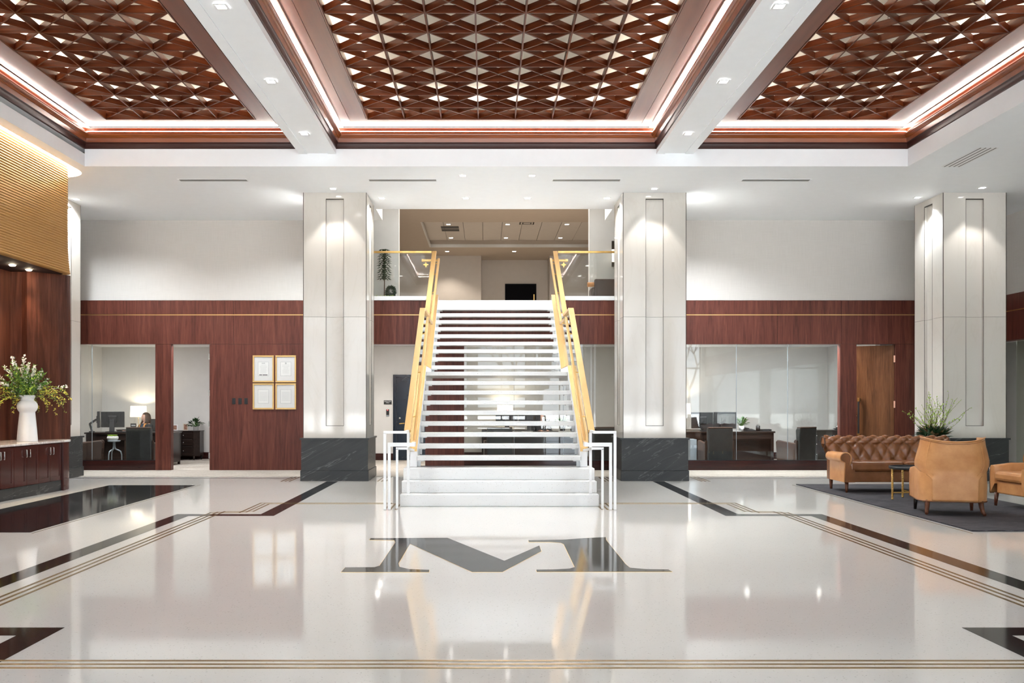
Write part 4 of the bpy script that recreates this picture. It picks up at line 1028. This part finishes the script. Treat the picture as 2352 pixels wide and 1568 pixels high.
MB().lathe([(0,0),(.08,0),(.10,.09),(.09,.09),(0,.08)], n=18).build('pot', 'white_ceramic', t)
m = MB()
for i in range(700):
    d = Vector((rn.gauss(0,1), rn.gauss(0,1), rn.gauss(0,1))).normalized(); p = Vector((0,0,.21))+Vector((d.x*.09, d.y*.09, d.z*.12))*rn.uniform(.6,1)
    m.leaf(p, d+Vector((0,0,-.4)), (rn.random(), rn.random(), 1), rn.uniform(.04,.06), .03)
m.build('leaves', 'leaf_dark', t, kind='stuff')
t = thing('lime_groundcover', 'low lime green leaves at the foot of the upstairs plant', 'plant', (-2.15, 19.93, 3.5))
m = MB()
for i in range(160):
    x = rn.uniform(-.16,.22); m.leaf((x, rn.uniform(-.05,.08), .06+rn.random()*.05), (rn.uniform(-1,1), rn.uniform(-1,1), rn.uniform(.2,1)), (0,0,1), rn.uniform(.03,.06), .025)
MB().box(-.2,.26,-.07,.1,0,.07).build('trough', 'white_ceramic', t)
m.build('leaves', 'leaf_lime', t, kind='stuff')
t = thing('upstairs_armchair', 'dark brown leather armchair behind the balcony glass', 'armchair', (2.62, 20.06, 3.5))
MB().box(-.36, .36, -.24, -.15, .1, .47).build('back', 'brown_leather', t, bev=.03); MB().box(-.42,-.33,-.22,.30,.1,.30).build('arm', 'brown_leather', t, bev=.03); MB().box(.33,.42,-.22,.30,.1,.30).build('arm', 'brown_leather', t, bev=.03)
MB().box(-.33,.33,-.15,.30,.1,.25).build('seat', 'brown_leather', t, bev=.03)
for sx in (-1,1):
    for sy in (-1,1): MB().box(sx*.34-.02, sx*.34+.02, sy*.20-.02, sy*.20+.02, 0, .1).build('leg', 'leg_wood', t)
t = thing('throw_pillow', 'brown bolster pillow lying on the upstairs armchair arm', 'cushion', (2.25, 20.0, 3.872))
MB().tube([(-.12,0,.0),(.1,0,.0)], .05, 12).build('pillow', 'tan_leather', t)
t = thing('wall_sconce', 'narrow white and black wall sconce on the pier upstairs', 'sconce', (2.72, 20.4, 4.35))
MB().box(-.03,.03,-.03,0,-.05,.5).build('backplate', 'bronze_trim', t); MB().lathe([(.035,.0),(.035,.26)], (0,-.07,.05), 14).build('shade', 'lamp_shade', t)

# ================================================================ OFFICES
X_ = lambda px, y: (px-VX)*y/FPX
Z_ = lambda py, y: CH-(py-HY)*y/FPX
ZF = .006
def guest_chair(label, x, y, rz, group=None):
    t = thing('guest_chair', label, 'chair', (x, y, ZF), rz, group)     # faces +y
    MB().prism([(-.31,.12),(-.25,.12),(-.21,.80),(-.235,.855),(-.33,.85)], -.27, .27, 'x').build('back', 'black_leather', t, bev=.02)
    MB().box(-.262, .262, -.335, -.235, .845, .875).build('back_trim', 'brown_leather', t, bev=.012)
    MB().box(-.25, .25, -.24, .26, .28, .43).build('seat', 'brown_leather', t, bev=.03)
    for s in (-1, 1):
        a, b = sorted((s*.25, s*.32))
        MB().prism([(-.27,.12),(.25,.12),(.28,.55),(.24,.585),(-.24,.53),(-.27,.6)], a, b, 'x').build('arm', 'brown_leather', t, bev=.02)
    for sx in (-1, 1):
        for sy in (-.24, .22): MB().lathe([(.014,0),(.022,.13)], (sx*.26, sy, 0), 8).build('leg', 'leg_wood', t)
    return t
def desk(label, x0, x1, y0, y1, h=.745):
    t = thing('office_desk', label, 'desk', ((x0+x1)/2, (y0+y1)/2, ZF)); w, d = (x1-x0)/2, (y1-y0)/2
    MB().box(-w, w, -d, d, h-.035, h).build('desktop', 'espresso', t, bev=.005)
    MB().box(-w+.03, w-.03, -d+.03, -d+.06, h-.17, h-.036).build('apron', 'espresso', t)
    MB().box(-w+.04, w-.04, -d+.16, -d+.18, .08, h-.17).build('modesty_panel', 'espresso', t)
    for s in (-1, 1):
        a, b = sorted((s*(w-.03), s*(w-.42)))
        p = MB().box(a, b, -d+.19, d-.03, .06, h-.036).build('pedestal', 'espresso', t)
        for k in range(3): MB().box(a+.02, b-.02, d-.03, d-.018, .1+k*.2, .28+k*.2).build('drawer', 'espresso', t)
    for sx in (-1, 1):
        for sy in (-1, 1): MB().box(sx*(w-.05)-.025, sx*(w-.05)+.025, sy*(d-.06)-.025, sy*(d-.06)+.025, 0, h-.036).build('leg', 'espresso', t)
    return t
def monitor(label, x, y, z, rz, w=.52, h=.32, zb=.752, group=None, arm=False):
    t = thing('monitor', label, 'monitor', (x, y, zb), rz, group)      # screen faces +y
    c = z-zb
    MB().box(-w/2, w/2, -.02, .02, c-h/2, c+h/2).build('housing', 'black_plastic', t, bev=.006)
    MB().box(-w/2+.012, w/2-.012, .02, .022, c-h/2+.02, c+h/2-.012).build('screen', 'screen_black', t)
    MB().box(-.09, .09, -.045, -.02, c-.08, c+.08).build('mount', 'black_plastic', t, bev=.01)
    if arm: MB().bar((0,-.05,c),(-.14,-.20,c-.10),.035,.035).bar((-.14,-.20,c-.10),(0,-.14,.02),.035,.035).box(-.06,.06,-.2,-.08,0.001,.02).build('arm', 'dark_metal', t)
    else: MB().prism([(-.12,.0),(-.05,.0),(-.035,c),(-.06,c)], -.05, .05, 'x').box(-.12,.12,-.17,.06,0,.014).build('stand', 'black_plastic', t)
    return t
def table_lamp(label, x, y, zb, zs0, zs1, r, power=14):
    t = thing('table_lamp', label, 'lamp', (x, y, zb)); a, b = zs0-zb, zs1-zb
    MB().lathe([(0,0),(.07,0),(.075,.015),(.06,.02),(.10,.08),(.115,a*.5),(.09,a*.8),(.03,a*.93),(.012,a*.95),(.012,a+.03)], n=24).build('base', 'clear_glass', t)
    MB().tube([(0,0,.02),(0,0,a+.1)], .006, 6).build('stem', 'brass', t)
    m = MB(); n = 28; ring = []
    m.lathe([(r,a),(r*.94,b)], n=n); m.f = [f for f in m.f if len(f) == 4]; m.sm = [True]*len(m.f)
    m.build('shade', 'lamp_shade', t)
    point('lamp_bulb', (0,0,(a+b)/2+.05), power, (1,.83,.6), .04, t)
    return t
def pot_plant(label, x, y, z, r, kind='leaf_mid', n=60, L=.16, pot='clear_glass', h=.1, spread=1.2, name='potted_plant'):
    t = thing(name, label, 'plant', (x, y, z)); rn = random.Random(n+int(x*10))
    MB().lathe([(0,0),(r*.8,0),(r,h),(r*.9,h),(r*.72,.01),(0,.012)], n=20).build('pot', pot, t)
    m = MB(); st_ = MB()
    for i in range(n):
        az = rn.uniform(0,2*PI); el = rn.uniform(.1, spread); d = Vector((math.cos(az)*math.sin(el), math.sin(az)*math.sin(el), math.cos(el)))
        p = Vector((0,0,h*.8)); q = p+d*L*rn.uniform(.4,.9); st_.tube([p, q], .002, 4, cap=False); m.leaf(q, d+Vector((0,0,-.5)), (0,0,1), L*.5, L*.26)
    st_.build('stems', 'leaf_mid', t, kind='stuff'); m.build('leaves', kind, t, kind='stuff'); return t
def desk_box(name, label, cat, x0, x1, y0, y1, z0, z1, mat, bev=.004):
    o = MB().box(-(x1-x0)/2, (x1-x0)/2, -(y1-y0)/2, (y1-y0)/2, 0, z1-z0).build(name, mat, bev=bev); o.location = ((x0+x1)/2, (y0+y1)/2, z0); tag(o, label, cat); return o
def keyboard(label, x, y, z, rz):
    t = thing('keyboard', label, 'keyboard', (x, y, z), rz)
    MB().box(-.21,.21,-.065,.065,0,.018).build('case', 'black_plastic', t, bev=.004); m = MB()
    for r in range(5):
        for c in range(14): m.box(-.2+c*.0285, -.176+c*.0285, -.058+r*.0235, -.039+r*.0235, .018, .023)
    m.build('keys', 'dark_metal', t, kind='stuff'); return t

# --- people
def person(label, loc, rz, hair_long=True, hair='hair', tips=None, cloth='black_cloth', inner='blue_cloth', turn=0.0, hands=((.13,-.36,.775),(-.13,-.36,.775))):
    root = thing('person', label, 'person', loc, rz)                  # faces -y, sits on a seat
    hd = Matrix.Rotation(turn, 3, 'Z')
    def skin(name, verts, edges, mat, extra=None):
        me = bpy.data.meshes.new(name); me.from_pydata([v[:3] for v in verts], edges, []); me.update()
        ob = bpy.data.objects.new(name, me); COL.objects.link(ob)
        ob.modifiers.new('skin', 'SKIN'); sv = me.skin_vertices[0].data
        for i, v in enumerate(verts): sv[i].radius = (v[3], v[4] if len(v) > 4 else v[3])
        sv[0].use_root = True
        md = ob.modifiers.new('sub', 'SUBSURF'); md.levels = 2; md.render_levels = 2
        dg = bpy.context.evaluated_depsgraph_get(); m2 = bpy.data.meshes.new_from_object(ob.evaluated_get(dg)); bpy.data.objects.remove(ob)
        if extra:
            b = bmesh.new(); b.from_mesh(m2); tmp = bpy.data.meshes.new('tmp'); tmp.from_pydata(extra.v, [], extra.f); b.from_mesh(tmp); b.to_mesh(m2); b.free(); bpy.data.meshes.remove(tmp)
        m2.polygons.foreach_set('use_smooth', [True]*len(m2.polygons)); m2.materials.clear(); m2.materials.append(MATS[mat])
        o = bpy.data.objects.new(name, m2); COL.objects.link(o); o.parent = root; return o
    H = lambda x, y, z: tuple(hd @ Vector((x, y, 0)))[:2]+(z,)
    v = [(0,0,.50,.145),(0,0,.64,.115),(0,-.005,.80,.135,.10),(0,-.005,.895,.11,.085),(0,-.005,.955,.05),(0,-.012,1.0,.05)]
    v += [(*H(0,-.03,1.05),.068,.075),(*H(0,-.02,1.10),.078,.088),(*H(0,-.005,1.14),.066,.075)]
    e = [(0,1),(1,2),(2,3),(3,4),(4,5),(5,6),(6,7),(7,8)]
    fing = MB()
    for s, hp in ((1, hands[0]), (-1, hands[1])):
        o = len(v); hx, hy_, hz = hp
        el = (s*.235, hy_*.30, .69)
        v += [(s*.165,0,.875,.058),(el[0],el[1],el[2],.040),(hx+s*.01,hy_+.07,hz+.005,.026),(hx,hy_,hz,.034,.018)]
        e += [(3,o),(o,o+1),(o+1,o+2),(o+2,o+3)]
        for k in range(4):
            fx = hx+(k-1.5)*.019; L = (.062,.075,.07,.055)[k]
            fing.tube([(fx,hy_-.01,hz),(fx,hy_-.03-L*.4,hz+.006),(fx,hy_-.03-L*.75,hz-.002),(fx,hy_-.03-L,hz-.014)], .0095, 6, .007)
        fing.tube([(hx-s*.03,hy_+.025,hz-.003),(hx-s*.052,hy_-.005,hz-.006),(hx-s*.05,hy_-.035,hz-.010)], .0105, 6, .008)
    for s in (1, -1):
        o = len(v); v += [(s*.09,-.05,.49,.085),(s*.10,-.42,.49,.06),(s*.10,-.40,.12,.04),(s*.10,-.50,.045,.035)]
        e += [(0,o),(o,o+1),(o+1,o+2),(o+2,o+3)]
    nose = MB(); nose.tube([H(0,-.088,1.09), H(0,-.106,1.062), H(0,-.096,1.055)], .007, 6, .009); fing.add(nose.v, nose.f)
    for s in (1,-1): 
        c = H(s*.078,.0,1.075); fing.ball(c, .02, 8, 6, (.5,.8,1.2))
    body = skin('body', v, e, 'skin', fing)
    # eyes, brows, mouth
    f = MB()
    for s in (1,-1): f.ball(H(s*.030,-.090,1.092), .0065, 8, 6, (1.3,.7,.7))
    f.build('eyes', 'ink_black', body); MB().ball(H(0,-.094,1.030), .015, 8, 6, (1,.35,.28)).build('mouth', 'lip', body)
    # clothing
    vt = [(0,0,.50,.155),(0,0,.64,.13),(0,-.005,.80,.150,.115),(0,-.005,.90,.12,.092),(0,-.005,.935,.07)]
    et = [(0,1),(1,2),(2,3),(3,4)]
    for s, hp in ((1, hands[0]), (-1, hands[1])):
        o = len(vt); hx, hy_, hz = hp
        vt += [(s*.17,0,.88,.070),(s*.235,hy_*.30,.69,.052),(s*.2,hy_*.55,.715,.045)]; et += [(3,o),(o,o+1),(o+1,o+2)]
    skin('jacket', vt, et, cloth)
    MB().ball((0,-.085,.86), .07, 12, 8, (.75,.5,1.15)).build('top', inner, root)
    tr = [(0,0,.48,.155)]; et = []
    for s in (1,-1):
        o = len(tr); tr += [(s*.09,-.05,.485,.095),(s*.10,-.42,.485,.072),(s*.10,-.40,.10,.055)]; et += [(0,o),(o,o+1),(o+1,o+2)]
    skin('trousers', tr, et, 'black_cloth')
    for s in (1,-1): MB().box(s*.10-.045, s*.10+.045, -.60, -.35, .0, .075).build('shoe', 'ink_black', root, bev=.02)
    # hair: cap plus long locks
    cap = MB()
    def hf(u, w):
        a = 2*PI*u; b = w*PI*.62; r = .093
        x, y, z = r*math.sin(b)*math.cos(a)*.93, r*math.sin(b)*math.sin(a)*1.06+.004, r*math.cos(b)*1.08
        if y < -.015 and z < .062: y = y*.35
        q = hd @ Vector((x, y, 0)); return (q.x, q.y, 1.10+z)
    cap.grid(hf, 24, 12, True, True)
    hr = cap.build('hair', hair, root)
    if hair_long:
        lk = MB(); lt_ = MB(); rn = random.Random(4)
        for ring_ in (0, 1):
            for i in range(30):
                a = -PI*.16+i/29*PI*1.32; r = .086+.012*ring_; c_, s_ = math.cos(a), math.sin(a); w1 = rn.uniform(-.008,.008)
                front = max(0, -s_)
                p = [H(r*.62*c_, r*.62*s_+.004, 1.172), H(r*.93*c_, r*.93*s_+.004, 1.13), H(r*1.03*c_+w1, r*1.0*s_+.006, 1.06), H(r*1.06*c_, r*1.02*s_+.004, .99), H(r*1.14*c_+w1, r*1.0*s_-.02-.02*front, .94), H(r*1.2*c_-w1, r*.9*s_-.05-.03*front, .88), H(r*1.15*c_+w1, r*.7*s_-.085-.02*front, .81-.03*rn.random())]
                lk.tube(p[:5], .0125, 6, .012); lt_.tube(p[4:], .0125, 6, .005)
        lk.build('locks', hair, hr); lt_.build('lock_tips', tips or hair, hr)
    return root
def office_chair(label, x, y, rz, group=None):
    t = thing('office_chair', label, 'chair', (x, y, ZF), rz, group)       # faces -y
    MB().box(-.25,.25,-.24,.24,.28,.35).build('seat', 'black_leather', t, bev=.03)
    MB().grid(lambda u, w: (-.24+.48*u, .24+.05*(2*u-1)**2*-1+.06*w, .5+w*.50), 9, 9).build('backrest', 'black_leather', t).modifiers.new('solid', 'SOLIDIFY').thickness = .06
    MB().box(-.13,.13,.27,.33,1.0,1.13).build('headrest', 'brown_leather', t, bev=.03)
    for s in (-1,1): MB().bar((s*.28,-.05,.60),(s*.28,.2,.60),.05,.03).bar((s*.28,.15,.33),(s*.28,.15,.59),.03,.03,(0,1,0)).build('armrest', 'black_plastic', t)
    MB().tube([(0,0,.08),(0,0,.28)], .03, 10).build('post', 'dark_metal', t)
    for k in range(5):
        a = k*2*PI/5; MB().bar((0,0,.09),(.28*math.cos(a),.28*math.sin(a),.06),.04,.03).ball((.28*math.cos(a),.28*math.sin(a),.03), .03, 8, 6).build('base_leg', 'dark_metal', t)
    return t

# --- office beside the certificates
desk('dark desk in the office with the woman', -8.83, -6.9, 20.95, 21.65, .735)
guest_chair('black leather guest chair with its back to the window beside the open doorway', X_(329,20.3), 20.36, math.radians(-2))
guest_chair('dark guest chair turned sideways behind the corner column', X_(203,20.35), 20.42, math.radians(-72))
monitor('black monitor standing free on the desk with the woman', X_(259,21.3), 21.3, Z_(963,21.3), math.radians(8), .50, .35, .742)
monitor('black monitor on a swing arm seen nearly edge on', X_(227,21.2), 21.2, Z_(963,21.2), math.radians(-72), .50, .36, .742, arm=True)
keyboard('black keyboard under the hands of the woman', X_(293,21.15), 21.15, .742, .1)
person('seated woman with long brown hair fading to orange, in a black top', (X_(332,21.9), 21.98, ZF-.03), math.radians(-38), True, 'hair', 'hair_tips', hands=((.10,-.42,.77),(-.16,-.40,.77)), turn=math.radians(-6))
office_chair('black office chair with headrest behind the seated woman', X_(340,22.0), 22.15, math.radians(-30))
cr = thing('credenza', 'low dark credenza under the glass table lamp', 'cabinet', (-8.3, 23.3, ZF))
MB().box(-.62,.62,-.24,.24,.08,.715).build('body', 'espresso', cr); MB().box(-.64,.64,-.26,.25,.715,.74).build('top', 'espresso', cr)
for s in (-1,1):
    d_ = MB().box(min(s*.02,s*.58), max(s*.02,s*.58), -.255,-.24,.12,.69).build('door', 'espresso', cr); MB().ball((s*.08,-.262,.45), .014, 8, 6).build('knob', 'steel', d_)
for sx in (-1,1):
    for sy in (-1,1): MB().box(sx*.56-.025,sx*.56+.025,sy*.18-.025,sy*.18+.025,0,.08).build('leg', 'espresso', cr)
table_lamp('glowing drum shade lamp behind the seated woman', X_(318,23.25), 23.25, .748, Z_(957,23.25), Z_(932,23.25), .195, 4)
nc_ = thing('desk_sign', 'small black card standing on the desk beside the woman', 'sign', (X_(306.5,21.5), 21.5, .742), .05)
MB().box(-.065,.065,-.004,.004,.0,.185).build('card', 'ink_black', nc_); MB().box(-.045,.045,-.006,-.004,.13,.155).build('print', 'ink_grey', nc_); MB().box(-.065,.065,-.03,.03,0,.006).build('foot', 'ink_black', nc_)
dt = thing('drink_table', 'small round grey table with sculpted legs between the guest chairs', 'table', (X_(262,20.35), 20.35, ZF))
MB().lathe([(0,.555),(.11,.555),(.135,.575),(.13,.585),(0,.585)], n=28).build('top', 'pale_grey_metal', dt)
for k in range(3):
    a = k*2*PI/3+.15; R = Matrix.Rotation(a,4,'Z')
    m = MB(); path = [(.01,0,.56),(.015,0,.46),(.03,0,.40),(.09,0,.375),(.135,0,.35),(.155,0,.28),(.16,0,.14),(.165,0,.0)]
    m.tube(path, .018, 8, .010).xform(R).build('leg', 'pale_grey_metal', dt)
bw = thing('succulent_bowl', 'white stone bowl of green succulents on the small round table', 'plant', (X_(259,20.35), 20.35, ZF+.586))
MB().lathe([(0,0),(.085,0),(.115,.03),(.118,.06),(.108,.085),(.098,.085),(.1,.06),(0,.05)], n=28).build('bowl', 'bowl_stone', bw)
m = MB(); rn = random.Random(2)
for i in range(26):
    a = rn.uniform(0,2*PI); r = .085*math.sqrt(rn.random()); 
    for q in range(10):
        b = q*.63+rn.random(); m.leaf((r*math.cos(a), r*math.sin(a), .085), (math.cos(b), math.sin(b), rn.uniform(.5,1.6)), (0,0,1), .045, .02)
m.build('leaves', 'leaf_lime', bw, kind='stuff')
def chest(label, x, y, rz, w=.60, h=.71):
    t = thing('drawer_chest', label, 'cabinet', (x, y, ZF), rz); k = .12
    MB().prism([(-w/2,.21),(w/2,.21),(w/2,-.10),(w/2-k,-.21),(-w/2+.02,-.21),(-w/2,-.19)], .10, h-.02).build('body', 'espresso', t)
    MB().prism([(-w/2-.015,.22),(w/2+.015,.22),(w/2+.015,-.11),(w/2-k+.01,-.23),(-w/2-.015,-.23)], h-.02, h).build('top', 'espresso', t)
    for z0, z1 in ((.12,.33),(.35,.50),(.54,.66)):
        d_ = MB().box(-w/2+.04, w/2-k-.03, -.222, -.21, z0, z1).build('drawer', 'espresso', t, bev=.003); MB().ball(((-k)/2, -.232, (z0+z1)/2), .014, 8, 6).build('knob', 'steel', d_)
    for q in ((-w/2+.04,-.17),(w/2-k,-.17),(w/2-.04,.17),(-w/2+.04,.17)): MB().lathe([(.014,0),(.026,.10)], (q[0],q[1],0), 8).build('leg', 'espresso', t)
    return t
chest('dark three drawer chest seen through the open doorway', X_(432,23.2), 23.25, 0)
chest('dark cabinet half hidden by the door post', X_(392,22.75), 22.8, 0, .38, .70)
def photo(label, x, y, z, w, h, mat):
    t = thing('photo_frame', label, 'photo frame', (x, y, z), 0)
    MB().box(-w/2,w/2,0,.02,0,.02).box(-w/2,w/2,0,.02,h-.02,h).box(-w/2,-w/2+.022,0,.02,.02,h-.02).box(w/2-.022,w/2,0,.02,.02,h-.02).build('frame', mat, t)
    MB().box(-w/2+.02,w/2-.02,.008,.016,.02,h-.02).build('photo', 'photo_print', t); MB().bar((0,.02,h*.6),(0,.09,.005),.03,.008).build('stand', 'ink_black', t)
photo('cream framed photo on the chest beside the door post', X_(401,23.25), 23.25, .717, .15, .145, 'petal_white')
photo('warm coloured photo in a slim frame in the middle of the chest', X_(426,23.25), 23.25, .717, .12, .17, 'oatmeal')
pot_plant('leafy green plant in a glass pot on the drawer chest', X_(450,23.3), 23.3, .717, .075, 'leaf_dark', 70, .20, 'clear_glass', .11, 1.35)

# --- wide office behind the sofa
desk('dark desk behind the wide office window', 4.3, X_(1781,21.1), 21.1, 21.8, .755)
guest_chair('dark guest chair with its back squarely to the wide window', X_(1646,20.3), 20.38, math.radians(4))
guest_chair('dark guest chair turned towards the desk near the open door', X_(1832,20.4), 20.50, math.radians(32))
monitor('black monitor nearer the lamp in the wide office', X_(1613,21.4), 21.4, Z_(965,21.4), 0, .49, .36, .762, arm=True)
monitor('black monitor nearer the fern in the wide office', X_(1665,21.35), 21.35, Z_(965,21.35), math.radians(-4), .50, .37, .762, arm=True)
office_chair('black office chair behind the two monitors', X_(1640,22.3), 22.35, 0)
pot_plant('small green fern in a white pot beside the monitors', X_(1703,21.5), 21.5, .762, .06, 'leaf_mid', 70, .19, 'white_ceramic', .11, 1.0)
t = thing('pen_cup', 'black pen cup on the wide office desk', 'cup', (X_(1741,21.3), 21.3, .762)); MB().lathe([(0,0),(.045,0),(.045,.12),(.038,.12),(.036,.01),(0,.01)], n=16).build('cup', 'black_plastic', t); MB().tube([(.01,0,.01),(.02,0,.16)], .006, 6).tube([(-.01,.01,.01),(-.015,.01,.15)], .006, 6).build('pens', 'ink_black', t)
t = thing('letter_tray', 'shallow black letter tray at the end of the desk', 'tray', (X_(1759,21.35), 21.35, .762)); MB().box(-.1,.1,-.1,.1,0,.008).box(-.1,-.092,-.1,.1,.008,.04).box(.092,.1,-.1,.1,.008,.04).box(-.092,.092,.092,.1,.008,.04).build('tray', 'black_plastic', t)
t = thing('paper_stack', 'white papers on the desk beside the fern', 'papers', (X_(1690,21.2), 21.2, .762), .2); MB().box(-.1,.1,-.07,.07,0,.008).build('sheets', 'paper', t)
t = thing('desk_phone', 'black desk phone behind the papers', 'phone', (X_(1722,21.3), 21.3, .762), .2); MB().prism([(-.1,0),(.1,0),(.1,.05),(-.1,.02)], -.1, .1, 'x').build('base', 'black_plastic', t); MB().bar((-.07,-.08,.055),(-.07,.08,.065),.04,.03).build('handset', 'ink_black', t)
table_lamp('cream drum shade lamp behind the monitors beside the marble column', X_(1574,23.2), 23.2, .75, Z_(951,23.2), Z_(926,23.2), .13, 4)
t = thing('credenza', 'dark low cabinet under the lamp of the wide office', 'cabinet', (4.8, 23.3, ZF)); MB().box(-.7,.7,-.24,.24,.0,.735).build('body', 'espresso', t)
for s in (-1,0,1): MB().ball((s*.4,-.25,.55), .014, 8, 6).build('knob', 'steel', MB().box(s*.42-.2,s*.42+.2,-.252,-.24,.05,.7).build('door', 'espresso', t))
t = thing('credenza', 'dark cabinet with steel knobs in the corner beside the open door', 'cabinet', (7.93, 22.55, ZF)); MB().box(-.46,.46,-.25,.25,.06,.72).box(-.48,.48,-.27,.26,.72,.745).build('body', 'espresso', t)
for s in (-1,1):
    for z in (.18,.42,.62): d_ = MB().box(min(s*.02,s*.44),max(s*.02,s*.44),-.262,-.25,z-.08,z+.08).build('drawer', 'espresso', t); MB().ball((s*.2,-.27,z), .014, 8, 6).build('knob', 'steel', d_)
for s in (-1,1): MB().box(s*.4-.03,s*.4+.03,-.2,.2,0,.06).build('foot', 'espresso', t)
t = thing('desk_ornament', 'silver ornament on a black dish on the corner cabinet', 'ornament', (X_(1925,22.5), 22.5, .752)); MB().lathe([(0,0),(.05,0),(.12,.03),(.115,.035),(.04,.012),(0,.012)], n=20).build('dish', 'ink_black', t); MB().ball((0,0,.07), .06, 14, 10).lathe([(.02,.12),(.03,.17),(.012,.2),(0,.21)], n=12).build('figure', 'steel', t)
desk_box('computer_tower', 'grey computer tower standing beside the marble column', 'computer', X_(1583,20.75), X_(1598,20.75), 20.65, 21.05, ZF, .60, 'pale_grey_metal')

# --- office behind the stair
desk('dark desk seen through the stair treads', .05, 2.3, 21.2, 21.9, .745)
guest_chair('guest chair with tan top rail seen through the stair treads', X_(1146,20.3), 20.38, math.radians(3))
guest_chair('brown guest chair seen beside the white rail posts of the stair', X_(1372,20.3), 20.55, math.radians(28))
monitor('monitor seen through the treads nearer the glowing lamp', .47, 21.5, 1.03, math.radians(4), .50, .32)
monitor('monitor seen through the treads nearer the seated person', .98, 21.5, 1.03, math.radians(-4), .50, .32)
person('person in dark clothes at the desk behind the stair treads', (1.27, 22.05, ZF-.03), math.radians(4), False, 'hair', None, 'black_cloth', 'black_cloth', hands=((.10,-.42,.775),(-.04,-.44,.775)))
office_chair('black office chair behind the desk seen through the stair', 1.27, 22.2, 0)
pot_plant('bushy green plant in a black pot seen through the stair treads', X_(1292,21.5), 21.5, .752, .07, 'leaf_mid', 60, .20, 'black_plastic', .13, 1.1)
desk_box('document', 'open papers on the desk behind the stair', 'papers', .8, 1.05, 21.21, 21.33, .752, .758, 'paper', 0)
desk_box('notepad', 'white notepad on the desk beside the bushy plant', 'papers', 1.62, 1.9, 21.25, 21.42, .752, .76, 'paper', 0)
t = thing('pen_cup', 'black cup beside the bushy plant behind the stair', 'cup', (1.95, 21.5, .752)); MB().lathe([(0,0),(.045,0),(.045,.12),(.038,.12),(.036,.01),(0,.01)], n=16).build('cup', 'black_plastic', t)
t = thing('credenza', 'dark cabinet under the glowing lamp behind the stair', 'cabinet', (.7, 23.3, ZF)); MB().box(-.8,.8,-.24,.24,0,.735).build('body', 'espresso', t)
for s in (-1,0,1): MB().ball((s*.5,-.25,.55), .014, 8, 6).build('knob', 'steel', MB().box(s*.52-.24,s*.52+.24,-.252,-.24,.05,.7).build('door', 'espresso', t))
table_lamp('glowing drum lamp seen between the stair treads', X_(1160,23.2), 23.2, .742, Z_(958,23.2), Z_(930,23.2), .20, 4)

# ================================================================ TREES OUTSIDE THE STREET WINDOWS
def tree(x, y, seed):
    rn = random.Random(seed); t = thing('street_tree', 'bare street tree mirrored in the polished columns', 'tree', (x, y, -.15), 0, 'bare trees outside the street windows'); m = MB()
    def grow_(p, d, L, r, lv):
        q = p+d*L; m.tube([p, p.lerp(q,.5)+Vector((rn.uniform(-.05,.05)*L,)*3), q], r, 5, r*.65, cap=False)
        if lv == 0: return
        for k in range(3 if lv > 1 else 4):
            nd = (d+Vector((rn.uniform(-.8,.8), rn.uniform(-.8,.8), rn.uniform(-.1,.5)))).normalized(); grow_(q, nd, L*rn.uniform(.55,.8), r*.6, lv-1)
    grow_(Vector((0,0,0)), Vector((0,0,1)), 2.2, .14, 5); m.build('branches', 'tree_bark', t)
for i, (x, y) in enumerate(((-9,-17),(-3.5,-20),(1.5,-16),(7,-19),(12,-17))): tree(x, y, i+1)
